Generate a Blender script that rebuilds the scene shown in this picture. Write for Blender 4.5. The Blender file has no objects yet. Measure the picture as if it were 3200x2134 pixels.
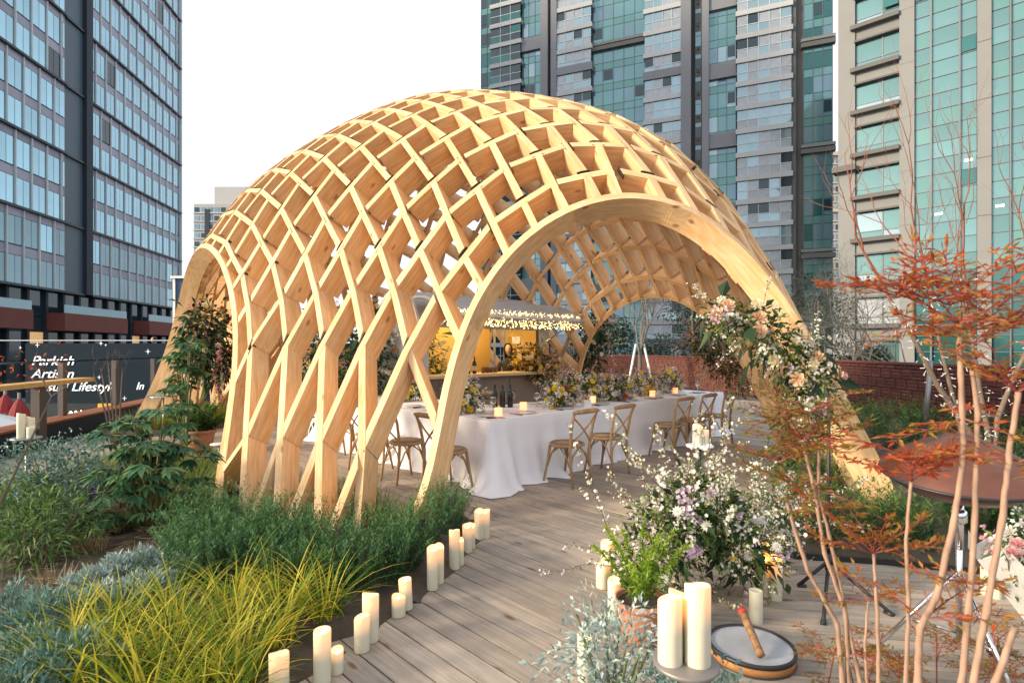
import bpy, math, random
import numpy as np
from mathutils import Vector, Matrix
R = math.radians
rng = np.random.default_rng(7)
random.seed(7)
SC = bpy.context.scene
COL = SC.collection

# ---------------------------------------------------------------- camera, sky, sun, exposure
cam_d = bpy.data.cameras.new('camera'); cam = bpy.data.objects.new('camera', cam_d); COL.objects.link(cam)
cam.location = (0, 0, 1.57); cam.rotation_euler = (R(90), 0, 0)
cam_d.sensor_width = 36; cam_d.lens = 19.38; cam_d.shift_y = 0.0069
cam_d.clip_start = 0.05; cam_d.clip_end = 3000
cam_d.dof.use_dof = True; cam_d.dof.focus_distance = 5.4; cam_d.dof.aperture_fstop = 5.0
SC.camera = cam

SUN_EL, SUN_AZ = 18.0, 252.0          # azimuth measured clockwise from +Y: behind the camera, to its left
W = bpy.data.worlds.new('World'); SC.world = W; W.use_nodes = True
nt = W.node_tree; nt.nodes.clear()
sky = nt.nodes.new('ShaderNodeTexSky'); sky.sky_type = 'NISHITA'; sky.sun_disc = False
sky.sun_elevation = R(SUN_EL); sky.sun_rotation = R(SUN_AZ)
sky.air_density = 1.0; sky.dust_density = 4.0; sky.ozone_density = 2.0; sky.altitude = 0
bg = nt.nodes.new('ShaderNodeBackground'); bg.inputs[1].default_value = 0.118
hs = nt.nodes.new('ShaderNodeHueSaturation'); hs.inputs['Saturation'].default_value = 0.55
wo = nt.nodes.new('ShaderNodeOutputWorld')
# thin even cloud over the whole sky: the Nishita sky mixed with one uniform white
cl = nt.nodes.new('ShaderNodeMix'); cl.data_type = 'RGBA'; cl.inputs[0].default_value = 0.72; cl.inputs[7].default_value = (4.1, 4.25, 4.5, 1)
nt.links.new(sky.outputs[0], hs.inputs['Color']); nt.links.new(hs.outputs[0], cl.inputs[6]); nt.links.new(cl.outputs[2], bg.inputs[0]); nt.links.new(bg.outputs[0], wo.inputs[0])

sd = bpy.data.lights.new('sun', 'SUN'); sd.energy = 2.3; sd.angle = R(10.0); sd.color = (1.0, 0.82, 0.58)
sun = bpy.data.objects.new('sun', sd); COL.objects.link(sun)
_a = R(SUN_AZ); _e = R(SUN_EL)
sdir = Vector((math.sin(_a) * math.cos(_e), math.cos(_a) * math.cos(_e), math.sin(_e)))
sun.rotation_euler = sdir.to_track_quat('Z', 'Y').to_euler()

SC.view_settings.view_transform = 'Standard'; SC.view_settings.look = 'None'
SC.view_settings.exposure = 1.4; SC.view_settings.gamma = 1.0; SC.view_settings.use_curve_mapping = False
SC.cycles.max_bounces = 8; SC.cycles.diffuse_bounces = 4; SC.cycles.glossy_bounces = 4
SC.cycles.transmission_bounces = 6; SC.cycles.transparent_max_bounces = 8
SC.cycles.use_denoising = True

# ---------------------------------------------------------------- helpers
S = 1.3611
def at(x, y, Y):
    return Vector(((x * S - 1600) / 1723 * Y, Y, 1.57 - (y * S - 1089) / 1723 * Y))
def gr(x, y, z=0.0):
    return at(x, y, 1723 * (1.57 - z) / (y * S - 1089))
UX, UY = 0.716, 0.698
def uvp(o, u, v, z=0.0):
    return Vector((o[0] + u * UX - v * UY, o[1] + u * UY + v * UX, z))

class MB:
    def __init__(s):
        s.v = []; s.f = []; s.t = []; s.n = 0
    def add(s, vs, fs, tint=0.5):
        vs = np.asarray(vs, float).reshape(-1, 3)
        s.v.append(vs)
        o = s.n
        s.f.extend([tuple(i + o for i in f) for f in fs])
        s.t.append(np.full(len(vs), tint) if np.isscalar(tint) else np.asarray(tint, float))
        s.n += len(vs)
        return s
    def box(s, c, d, M=None, tint=0.5, taper=1.0):
        x, y, z = d[0] / 2, d[1] / 2, d[2] / 2
        vs = [(-x, -y, -z), (x, -y, -z), (x, y, -z), (-x, y, -z), (-x * taper, -y * taper, z), (x * taper, -y * taper, z), (x * taper, y * taper, z), (-x * taper, y * taper, z)]
        if M is not None: vs = [M @ Vector(p) for p in vs]
        vs = [(p[0] + c[0], p[1] + c[1], p[2] + c[2]) for p in vs]
        return s.add(vs, [(0, 3, 2, 1), (4, 5, 6, 7), (0, 1, 5, 4), (1, 2, 6, 5), (2, 3, 7, 6), (3, 0, 4, 7)], tint)
    def span(s, a, b, t, w, up=(0, 0, 1), tint=0.5):
        a = Vector(a); b = Vector(b); d = (b - a); L = d.length; d.normalize()
        up = Vector(up); sd_ = d.cross(up)
        if sd_.length < 1e-4: sd_ = d.cross(Vector((1, 0, 0)))
        sd_.normalize(); u = sd_.cross(d)
        vs = []
        for p in (a, b):
            for i, j in ((-1, -1), (1, -1), (1, 1), (-1, 1)):
                vs.append(p + sd_ * (i * t / 2) + u * (j * w / 2))
        return s.add(vs, [(0, 3, 2, 1), (4, 5, 6, 7), (0, 1, 5, 4), (1, 2, 6, 5), (2, 3, 7, 6), (3, 0, 4, 7)], tint)
    def tube(s, pts, r, n=6, tint=0.5, cap=True):
        P = [Vector(p) for p in pts]; k = len(P)
        rr = r if hasattr(r, '__len__') else [r] * k
        ref = Vector((0.31, 0.77, 0.55)); vs = []
        for i in range(k):
            d = (P[min(i + 1, k - 1)] - P[max(i - 1, 0)])
            if d.length < 1e-9: d = Vector((0, 0, 1))
            d.normalize(); a = d.cross(ref)
            if a.length < 1e-3: a = d.cross(Vector((1, 0, 0)))
            a.normalize(); b = d.cross(a)
            for j in range(n):
                t = 2 * math.pi * j / n
                vs.append(P[i] + a * (rr[i] * math.cos(t)) + b * (rr[i] * math.sin(t)))
        fs = []
        for i in range(k - 1):
            for j in range(n):
                fs.append((i * n + j, i * n + (j + 1) % n, (i + 1) * n + (j + 1) % n, (i + 1) * n + j))
        if cap:
            fs.append(tuple(range(n))[::-1]); fs.append(tuple((k - 1) * n + j for j in range(n)))
        return s.add(vs, fs, tint)
    def lathe(s, prof, n=16, M=None, tint=0.5):
        vs = []; fs = []
        for (r, z) in prof:
            for j in range(n):
                t = 2 * math.pi * j / n
                p = Vector((r * math.cos(t), r * math.sin(t), z))
                vs.append(M @ p if M is not None else p)
        for i in range(len(prof) - 1):
            for j in range(n):
                fs.append((i * n + j, i * n + (j + 1) % n, (i + 1) * n + (j + 1) % n, (i + 1) * n + j))
        return s.add(vs, fs, tint)
    def prism(s, poly, z0, z1, tint=0.5):
        n = len(poly)
        vs = [(p[0], p[1], z0) for p in poly] + [(p[0], p[1], z1) for p in poly]
        fs = [tuple(range(n))[::-1], tuple(range(n, 2 * n))] + [(i, (i + 1) % n, n + (i + 1) % n, n + i) for i in range(n)]
        return s.add(vs, fs, tint)
    def leaves(s, pos, d, L, Wd, tint, fold=True, droop=0.15, side=None):
        pos = np.asarray(pos, float).reshape(-1, 3); N = len(pos)
        d = np.asarray(d, float).reshape(-1, 3); d = d / (np.linalg.norm(d, axis=1, keepdims=True) + 1e-9)
        L = np.broadcast_to(L, (N,))[:, None]; Wd = np.broadcast_to(Wd, (N,))[:, None]
        if side is None:
            side = np.cross(d, rng.normal(size=(N, 3)) * 0.6 + np.array([0, 0, 1.0]))
        side = side / (np.linalg.norm(side, axis=1, keepdims=True) + 1e-9)
        nr = np.cross(side, d)
        b = pos; m = pos + d * L * 0.5 + nr * Wd * (-0.18 if fold else 0.0)
        l = pos + d * L * 0.42 + side * Wd * 0.5; r = pos + d * L * 0.42 - side * Wd * 0.5
        t = pos + d * L + np.array([0, 0, -1.0]) * L * droop
        if fold:
            V = np.stack([b, r, m, l, t], 1).reshape(-1, 3)
            o = s.n + np.arange(N) * 5
            F = np.stack([np.stack([o, o + 1, o + 2], 1), np.stack([o + 1, o + 4, o + 2], 1), np.stack([o + 2, o + 4, o + 3], 1), np.stack([o, o + 2, o + 3], 1)], 1).reshape(-1, 3)
            k = 5
        else:
            V = np.stack([b, r, t, l], 1).reshape(-1, 3)
            o = s.n + np.arange(N) * 4
            F = np.stack([o, o + 1, o + 2, o + 3], 1); k = 4
        s.v.append(V); s.f.extend(map(tuple, F.tolist())); s.t.append(np.repeat(np.broadcast_to(tint, (N,)), k)); s.n += len(V)
        return s
    def blades(s, pos, d0, L, Wd, tint, bend=0.8, seg=4):
        """curved grass blades: start direction d0, bending over towards the ground"""
        pos = np.asarray(pos, float).reshape(-1, 3); N = len(pos)
        d0 = d0 / np.linalg.norm(d0, axis=1, keepdims=True)
        L = np.broadcast_to(L, (N,)); Wd = np.broadcast_to(Wd, (N,)); bend = np.broadcast_to(bend, (N,))
        hz = d0.copy(); hz[:, 2] = 0; hz /= (np.linalg.norm(hz, axis=1, keepdims=True) + 1e-6)
        side = np.cross(hz, np.array([0, 0, 1.0]))
        p = pos.copy(); rows = []
        el = np.arctan2(d0[:, 2], np.linalg.norm(d0[:, :2], axis=1))
        for i in range(seg + 1):
            w = Wd * (1 - (i / seg) ** 1.6) * 0.5 + 0.0004
            rows.append(p - side * w[:, None]); rows.append(p + side * w[:, None])
            e = el - bend * (i / seg) * 1.5
            p = p + (hz * np.cos(e)[:, None] + np.array([0, 0, 1.0]) * np.sin(e)[:, None]) * (L / seg)[:, None]
        k = 2 * (seg + 1)
        V = np.stack(rows, 1).reshape(-1, 3); o = s.n + np.arange(N) * k
        F = np.concatenate([np.stack([o + 2 * i, o + 2 * i + 1, o + 2 * i + 3, o + 2 * i + 2], 1) for i in range(seg)], 0)
        s.v.append(V); s.f.extend(map(tuple, F.tolist())); s.t.append(np.repeat(np.broadcast_to(tint, (N,)), k)); s.n += len(V)
        return s
    def mesh(s, name, smooth=False):
        me = bpy.data.meshes.new(name)
        V = np.concatenate(s.v) if s.v else np.zeros((0, 3))
        me.from_pydata(V.tolist(), [], s.f)
        at_ = me.attributes.new('tint', 'FLOAT', 'POINT')
        if len(V): at_.data.foreach_set('value', np.concatenate(s.t).astype(np.float32))
        if smooth: me.polygons.foreach_set('use_smooth', np.ones(len(me.polygons), bool))
        me.update()
        return me

def thing(name, label, cat, loc=(0, 0, 0), rz=0.0, group=None):
    o = bpy.data.objects.new(name, None); COL.objects.link(o)
    o.empty_display_size = 0.05
    o.location = loc; o.rotation_euler = (0, 0, rz)
    o['label'] = label; o['category'] = cat
    if group: o['group'] = group
    return o
def obj(name, mb, mat, parent=None, smooth=False, M=None, kind=None, label=None):
    me = mb if isinstance(mb, bpy.types.Mesh) else mb.mesh(name, smooth)
    if mat is not None and len(me.materials) == 0: me.materials.append(mat)
    o = bpy.data.objects.new(name, me); COL.objects.link(o)
    if parent is not None: o.parent = parent
    if M is not None: o.matrix_local = M
    if kind: o['kind'] = kind
    if label: o['label'] = label
    return o
def tag(o, label, cat, group=None):
    o['label'] = label; o['category'] = cat
    if group: o['group'] = group
    return o
def copy_tree(o, parent=None):
    c = o.copy(); COL.objects.link(c)
    if parent is not None: c.parent = parent
    for ch in list(o.children): copy_tree(ch, c)
    return c
def wframe(o, mw):
    """children built in world coordinates: parent offset cancelled"""
    o.matrix_local = mw
    return o
def inv(root):
    return (Matrix.Translation(root.location) @ root.rotation_euler.to_matrix().to_4x4()).inverted()

# ---------------------------------------------------------------- materials
def _new(name):
    m = bpy.data.materials.new(name); m.use_nodes = True
    n = m.node_tree.nodes; b = n['Principled BSDF']
    return m, n, m.node_tree.links, b
def mk(name, col, rough=0.6, metal=0.0, var=0.12, scale=6.0, bump=0.0, bscale=60.0, spec=0.5, rnd=0.08, emit=None, es=0.0, detail=4, stretch=(1, 1, 1), coat=0.0):
    m, n, l, b = _new(name)
    tc = n.new('ShaderNodeTexCoord'); mp = n.new('ShaderNodeMapping'); mp.inputs['Scale'].default_value = stretch
    l.new(tc.outputs['Object'], mp.inputs[0])
    nz = n.new('ShaderNodeTexNoise'); nz.inputs['Scale'].default_value = scale; nz.inputs['Detail'].default_value = detail
    l.new(mp.outputs[0], nz.inputs[0])
    oi = n.new('ShaderNodeObjectInfo')
    m1 = n.new('ShaderNodeMath'); m1.operation = 'MULTIPLY_ADD'; m1.inputs[1].default_value = 2 * var; m1.inputs[2].default_value = 1 - var
    l.new(nz.outputs[0], m1.inputs[0])
    m2 = n.new('ShaderNodeMath'); m2.operation = 'MULTIPLY_ADD'; m2.inputs[1].default_value = 2 * rnd; m2.inputs[2].default_value = -rnd
    l.new(oi.outputs['Random'], m2.inputs[0])
    m3 = n.new('ShaderNodeMath'); m3.operation = 'ADD'; l.new(m1.outputs[0], m3.inputs[0]); l.new(m2.outputs[0], m3.inputs[1])
    mx = n.new('ShaderNodeMix'); mx.data_type = 'RGBA'; mx.blend_type = 'MULTIPLY'; mx.inputs[0].default_value = 1.0
    mx.inputs[6].default_value = (*col, 1); l.new(m3.outputs[0], mx.inputs[7])
    l.new(mx.outputs[2], b.inputs['Base Color'])
    b.inputs['Roughness'].default_value = rough; b.inputs['Metallic'].default_value = metal
    b.inputs['Specular IOR Level'].default_value = spec; b.inputs['Coat Weight'].default_value = coat
    if bump:
        nb = n.new('ShaderNodeTexNoise'); nb.inputs['Scale'].default_value = bscale; nb.inputs['Detail'].default_value = 5
        l.new(mp.outputs[0], nb.inputs[0]); bp = n.new('ShaderNodeBump'); bp.inputs['Strength'].default_value = bump; bp.inputs['Distance'].default_value = 0.01
        l.new(nb.outputs[0], bp.inputs['Height']); l.new(bp.outputs[0], b.inputs['Normal'])
    if emit:
        b.inputs['Emission Color'].default_value = (*emit, 1); b.inputs['Emission Strength'].default_value = es
    return m
def wood(name, light, dark, rough=0.6, gscale=(1.2, 14, 14), knots=True, rnd=0.10, bump=0.15, blotch=0.0):
    m, n, l, b = _new(name)
    tc = n.new('ShaderNodeTexCoord'); oi = n.new('ShaderNodeObjectInfo')
    ad = n.new('ShaderNodeVectorMath'); ad.operation = 'MULTIPLY_ADD'
    cb = n.new('ShaderNodeCombineXYZ'); l.new(oi.outputs['Random'], cb.inputs[0]); l.new(oi.outputs['Random'], cb.inputs[1])
    ad.inputs[1].default_value = (1, 1, 1); l.new(tc.outputs['Object'], ad.inputs[0])
    sc_ = n.new('ShaderNodeVectorMath'); sc_.operation = 'SCALE'; sc_.inputs['Scale'].default_value = 37.0
    l.new(cb.outputs[0], sc_.inputs[0]); l.new(sc_.outputs[0], ad.inputs[2])
    mp = n.new('ShaderNodeMapping'); mp.inputs['Scale'].default_value = gscale; l.new(ad.outputs[0], mp.inputs[0])
    nz = n.new('ShaderNodeTexNoise'); nz.inputs['Scale'].default_value = 2.0; nz.inputs['Detail'].default_value = 6; nz.inputs['Distortion'].default_value = 0.6
    l.new(mp.outputs[0], nz.inputs[0])
    rp = n.new('ShaderNodeValToRGB'); rp.color_ramp.elements[0].position = 0.32; rp.color_ramp.elements[0].color = (*dark, 1)
    rp.color_ramp.elements[1].position = 0.66; rp.color_ramp.elements[1].color = (*light, 1)
    l.new(nz.outputs[0], rp.inputs[0]); last = rp.outputs[0]
    if knots:
        mp2 = n.new('ShaderNodeMapping'); mp2.inputs['Scale'].default_value = (2.2, 6.5, 4.5); l.new(ad.outputs[0], mp2.inputs[0])
        vo = n.new('ShaderNodeTexVoronoi'); vo.inputs['Scale'].default_value = 1.0; l.new(mp2.outputs[0], vo.inputs[0])
        kr = n.new('ShaderNodeValToRGB'); kr.color_ramp.elements[0].position = 0.06; kr.color_ramp.elements[0].color = (0.42, 0.28, 0.16, 1)
        kr.color_ramp.elements[1].position = 0.13; kr.color_ramp.elements[1].color = (1, 1, 1, 1); l.new(vo.outputs['Distance'], kr.inputs[0])
        mk_ = n.new('ShaderNodeMix'); mk_.data_type = 'RGBA'; mk_.blend_type = 'MULTIPLY'; mk_.inputs[0].default_value = 0.85
        l.new(last, mk_.inputs[6]); l.new(kr.outputs[0], mk_.inputs[7]); last = mk_.outputs[2]
    if blotch:
        bn = n.new('ShaderNodeTexNoise'); bn.inputs['Scale'].default_value = 1.6; bn.inputs['Detail'].default_value = 7; bn.inputs['Roughness'].default_value = 0.65; l.new(ad.outputs[0], bn.inputs[0])
        br = n.new('ShaderNodeValToRGB'); br.color_ramp.elements[0].position = 0.36; br.color_ramp.elements[0].color = (1 - blotch, 1 - blotch * .9, 1 - blotch * .75, 1); br.color_ramp.elements[1].position = 0.58; br.color_ramp.elements[1].color = (1.05, 1.03, 1, 1); l.new(bn.outputs[0], br.inputs[0])
        bm = n.new('ShaderNodeMix'); bm.data_type = 'RGBA'; bm.blend_type = 'MULTIPLY'; bm.inputs[0].default_value = 1.0; l.new(last, bm.inputs[6]); l.new(br.outputs[0], bm.inputs[7]); last = bm.outputs[2]
    ma = n.new('ShaderNodeMath'); ma.operation = 'MULTIPLY_ADD'; ma.inputs[1].default_value = 2 * rnd; ma.inputs[2].default_value = 1 - rnd
    l.new(oi.outputs['Random'], ma.inputs[0])
    mx = n.new('ShaderNodeMix'); mx.data_type = 'RGBA'; mx.blend_type = 'MULTIPLY'; mx.inputs[0].default_value = 1.0
    l.new(last, mx.inputs[6]); l.new(ma.outputs[0], mx.inputs[7]); l.new(mx.outputs[2], b.inputs['Base Color'])
    b.inputs['Roughness'].default_value = rough; b.inputs['Specular IOR Level'].default_value = 0.3
    bp = n.new('ShaderNodeBump'); bp.inputs['Strength'].default_value = bump; bp.inputs['Distance'].default_value = 0.004
    l.new(nz.outputs[0], bp.inputs['Height']); l.new(bp.outputs[0], b.inputs['Normal'])
    return m
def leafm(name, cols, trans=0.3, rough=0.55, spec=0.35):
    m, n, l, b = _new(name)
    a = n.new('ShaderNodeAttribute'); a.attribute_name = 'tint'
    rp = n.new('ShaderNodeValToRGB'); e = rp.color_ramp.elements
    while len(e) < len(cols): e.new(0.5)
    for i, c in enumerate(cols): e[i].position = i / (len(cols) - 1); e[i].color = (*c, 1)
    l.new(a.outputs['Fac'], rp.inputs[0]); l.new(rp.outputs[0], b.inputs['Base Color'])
    b.inputs['Roughness'].default_value = rough; b.inputs['Specular IOR Level'].default_value = spec
    if trans:
        tr = n.new('ShaderNodeBsdfTranslucent'); l.new(rp.outputs[0], tr.inputs[0])
        mx = n.new('ShaderNodeMixShader'); mx.inputs[0].default_value = trans
        l.new(b.outputs[0], mx.inputs[1]); l.new(tr.outputs[0], mx.inputs[2]); l.new(mx.outputs[0], n['Material Output'].inputs[0])
    return m
def glassm(name, col=(1, 1, 1), rough=0.0, ior=1.45, thin=False):
    m, n, l, b = _new(name)
    if thin:
        tr = n.new('ShaderNodeBsdfTransparent'); tr.inputs[0].default_value = (*col, 1)
        gl = n.new('ShaderNodeBsdfGlossy'); gl.inputs['Roughness'].default_value = rough
        fr = n.new('ShaderNodeFresnel'); fr.inputs[0].default_value = ior
        ge = n.new('ShaderNodeNewGeometry'); iv = n.new('ShaderNodeMath'); iv.operation = 'SUBTRACT'; iv.inputs[0].default_value = 1.0; l.new(ge.outputs['Backfacing'], iv.inputs[1])
        mu = n.new('ShaderNodeMath'); mu.operation = 'MULTIPLY'; l.new(fr.outputs[0], mu.inputs[0]); mi_ = n.new('ShaderNodeMath'); mi_.operation = 'MULTIPLY'; mi_.inputs[1].default_value = 0.16; l.new(iv.outputs[0], mi_.inputs[0]); l.new(mi_.outputs[0], mu.inputs[1])
        mx = n.new('ShaderNodeMixShader'); l.new(mu.outputs[0], mx.inputs[0]); l.new(tr.outputs[0], mx.inputs[1]); l.new(gl.outputs[0], mx.inputs[2])
        l.new(mx.outputs[0], n['Material Output'].inputs[0])
    else:
        b.inputs['Base Color'].default_value = (*col, 1); b.inputs['Transmission Weight'].default_value = 1
        b.inputs['Roughness'].default_value = rough; b.inputs['IOR'].default_value = ior
    return m
def emitm(name, col, s):
    m, n, l, b = _new(name)
    b.inputs['Base Color'].default_value = (*col, 1); b.inputs['Emission Color'].default_value = (*col, 1); b.inputs['Emission Strength'].default_value = s
    return m

M = {}
M['lath'] = wood('spruce', (0.80, 0.565, 0.33), (0.67, 0.39, 0.17), knots=True, rnd=0.10, blotch=0.10)
M['deck'] = wood('deck_boards', (0.44, 0.375, 0.31), (0.32, 0.265, 0.215), rough=0.75, gscale=(0.9, 20, 20), knots=True, rnd=0.16, bump=0.4, blotch=0.34)
M['chair'] = wood('chair_wood', (0.46, 0.30, 0.165), (0.34, 0.205, 0.10), rough=0.5, gscale=(6, 6, 1.2), knots=False)
M['redwood'] = wood('bench_wood', (0.34, 0.13, 0.06), (0.22, 0.075, 0.035), rough=0.5, knots=False)
M['plank'] = wood('ledge_wood', (0.62, 0.40, 0.16), (0.45, 0.27, 0.09), knots=False)
M['bark'] = mk('bark', (0.16, 0.12, 0.09), 0.9, var=0.35, scale=14, bump=0.4)
M['greybark'] = mk('grey_twigs', (0.115, 0.11, 0.10), 0.9, var=0.3, scale=14)
M['redbark'] = mk('red_twigs', (0.22, 0.09, 0.06), 0.8, var=0.4, scale=10)
M['cane'] = mk('nandina_cane', (0.34, 0.215, 0.15), 0.7, var=0.6, scale=55, bump=0.3, stretch=(1, 1, 0.35))
M['stalk'] = leafm('stalk', [(0.10, 0.13, 0.04), (0.2, 0.2, 0.08)], 0)
M['black'] = mk('black_metal', (0.02, 0.02, 0.022), 0.45, var=0.1)
M['chrome'] = mk('chrome', (0.8, 0.8, 0.82), 0.12, 1.0, var=0.05)
M['steel'] = mk('grey_metal', (0.30, 0.30, 0.31), 0.4, 0.6, var=0.06)
M['postm'] = mk('brown_grey_metal', (0.10, 0.085, 0.08), 0.5, 0.2)
M['terra'] = mk('terracotta', (0.42, 0.18, 0.10), 0.85, var=0.2, scale=10)
M['soil'] = mk('soil', (0.075, 0.058, 0.042), 0.95, var=0.5, scale=9, bump=1.0, bscale=40, detail=8)
M['cloth'] = mk('linen', (0.86, 0.86, 0.89), 0.85, var=0.03, scale=5, bump=0.35, bscale=5, stretch=(1, 1, 0.35))
M['white'] = mk('white_paint', (0.75, 0.75, 0.74), 0.5, var=0.05)
M['ceramic'] = mk('ceramic', (0.78, 0.78, 0.77), 0.2, var=0.02)
M['glass'] = glassm('clear_glass', (0.97, 0.98, 0.98), 0.0, 1.4, thin=True)
M['wineglass'] = glassm('wine_glass', (0.98, 0.98, 0.98), 0.0, 1.5)
M['bottle'] = mk('bottle_glass', (0.012, 0.014, 0.012), 0.08, var=0.05)
# ---------------------------------------------------------------- ground, terrace, planting beds
def struct(name, mb, mat, smooth=False):
    o = obj(name, mb, mat, smooth=smooth); o['kind'] = 'structure'; return o
M['street'] = mk('street_paving', (0.12, 0.12, 0.12), 0.85, var=0.2, scale=0.4)
M['slab'] = mk('terrace_slab', (0.10, 0.09, 0.08), 0.9, var=0.3, scale=2)
g = MB(); g.add([(-900, -300, -4.2), (900, -300, -4.2), (900, 1500, -4.2), (-900, 1500, -4.2)], [(0, 1, 2, 3)])
struct('ground', g, M['street'])
def railx(y): return -7.83 - 0.205 * (y - 9.2)
g = MB(); g.prism([(-6.0, -1), (12, -1), (12, 30), (railx(30) - 0.35, 30), (railx(0) - 0.35, 0)], -0.6, -0.045)
struct('terrace', g, M['slab'])

def clip(poly, n, c):
    """keep the side where n.p <= c"""
    out = []
    for i in range(len(poly)):
        a, b = poly[i], poly[(i + 1) % len(poly)]
        da = a[0] * n[0] + a[1] * n[1] - c; db = b[0] * n[0] + b[1] * n[1] - c
        if da <= 0: out.append(a)
        if da * db < 0:
            t = da / (da - db); out.append((a[0] + (b[0] - a[0]) * t, a[1] + (b[1] - a[1]) * t))
    return out
DU, DV = (UX, UY), (-UY, UX)
deck = MB(); deck.prism([(-8.5, 0.5), (9, 0.5), (9, 22), (-10.5, 22)], -0.043, -0.036)
deck = struct('deck', deck, M['slab'])
pitch = 0.142
rl_n = (-1, -0.205); rl_c = 7.83 - 0.205 * 9.2 - 0.42
k = 0
for i in range(-22, 118):
    u = i * pitch
    a = [(u * DU[0] + v * DV[0], u * DU[1] + v * DV[1]) for v in (-9, 17)]
    w = pitch - 0.010
    poly = [(a[0][0], a[0][1]), (a[0][0] + w * DU[0], a[0][1] + w * DU[1]), (a[1][0] + w * DU[0], a[1][1] + w * DU[1]), (a[1][0], a[1][1])]
    for n, c in (((0, -1), -0.9), ((0, 1), 20.0), ((1, 0), 8.6), (rl_n, rl_c), ((-1, 0), 9.5)):
        poly = clip(poly, n, c)
        if len(poly) < 3: break
    if len(poly) < 3: continue
    cx = sum(p[0] for p in poly) / len(poly); cy = sum(p[1] for p in poly) / len(poly)
    Mx = Matrix(((DV[0], -DU[0], 0, cx), (DV[1], -DU[1], 0, cy), (0, 0, 1, 0), (0, 0, 0, 1)))
    Mi = Mx.inverted()
    mb = MB(); pl = [(Mi @ Vector((p[0], p[1], 0))).to_2d() for p in poly]
    zt = random.uniform(-0.0015, 0.0015)
    mb.prism([(p.x, p.y) for p in pl], -0.034, zt)
    obj('deck_board', mb, M['deck'], deck, M=Mx)
# second deck panel, boards turned almost across the view
for i in range(24):
    mb = MB(); mb.box((0, 0, -0.012), (4.6, pitch - 0.010, 0.04))
    an = R(-9); y = 0.55 + i * pitch
    Mx = Matrix.Translation((3.35, y, 0.002)) @ Matrix.Rotation(an, 4, 'Z')
    obj('deck_board', mb, M['deck'], deck, M=Mx)

def bed(name, poly, label=None, h=0.05, step=0.16, bump=0.03):
    """soil sheet over a polygon with uneven surface"""
    P = np.array(poly, float); x0, y0 = P.min(0); x1, y1 = P.max(0)
    def inside(x, y):
        c = False; j = len(P) - 1
        for i in range(len(P)):
            if ((P[i][1] > y) != (P[j][1] > y)) and (x < (P[j][0] - P[i][0]) * (y - P[i][1]) / (P[j][1] - P[i][1]) + P[i][0]): c = not c
            j = i
        return c
    def dist(x, y):
        q = np.array([x, y]); a = P; b = np.roll(P, -1, 0); d = b - a
        t = np.clip(((q - a) * d).sum(1) / (d * d).sum(1), 0, 1); return np.sqrt((((a + d * t[:, None]) - q) ** 2).sum(1)).min()
    nx = int((x1 - x0) / step) + 3; ny = int((y1 - y0) / step) + 3
    vs = []; idx = {}
    r_ = np.random.default_rng(5)
    for i in range(nx):
        for j in range(ny):
            x = x0 - step + i * step; y = y0 - step + j * step
            dd = dist(x, y) * (1 if inside(x, y) else -1)
            z = -0.03 + (h + 0.03) * np.clip((dd + 0.05) / 0.12, 0, 1) + (r_.normal() * bump if dd > 0.1 else 0)
            if dd > -step * 1.1:
                idx[i, j] = len(vs); vs.append((x, y, z))
    fs = [(idx[i, j], idx[i + 1, j], idx[i + 1, j + 1], idx[i, j + 1]) for i in range(nx - 1) for j in range(ny - 1)
          if all(q in idx for q in ((i, j), (i + 1, j), (i + 1, j + 1), (i, j + 1)))]
    mb = MB(); mb.add(vs, fs); o = struct(name, mb, M['soil'], True); return o
lb = [gr(x, y).to_2d() for x, y in ((600, 1610), (700, 1560), (790, 1500), (880, 1422), (945, 1390), (1010, 1335), (1060, 1285), (1100, 1235), (1100, 1195), (1010, 1170))]
LEFTBED = [(p.x, p.y) for p in lb] + [(-1.15, 5.05), (-2.5, 5.75), (-3.3, 6.3), (-4.1, 7.6), (-5.2, 7.4), (-5.4, 5.5), (-5.6, 1.0), (-1.0, 1.0)]
bed('soil_bed', LEFTBED)
RIGHTBED = [(1.75, 4.55), (2.15, 4.1), (2.7, 3.98), (3.5, 3.74), (5.2, 3.4), (8.3, 3.2), (8.6, 14), (6.2, 12.5), (4.9, 9.4), (3.6, 6.6), (2.6, 5.5)]
bed('soil_bed', RIGHTBED)
bed('soil_bed', [(-7.6, 9.6), (-6.2, 9.9), (-5.6, 11.2), (-6.3, 13.0), (-8.0, 12.2)])
mb = MB(); pts = [Vector((p[0], p[1], 0.005)) for p in ((1.75, 4.55), (2.15, 4.1), (2.7, 3.98), (3.5, 3.74), (5.2, 3.4), (6.2, 3.32))]
for a, b in zip(pts, pts[1:]): mb.span(a, b + (b - a).normalized() * 0.01, 0.02, 0.09)
tag(obj('edging_strip', mb, M['black']), 'black edging strip along the planting bed behind the deck on the right', 'edging')

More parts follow.
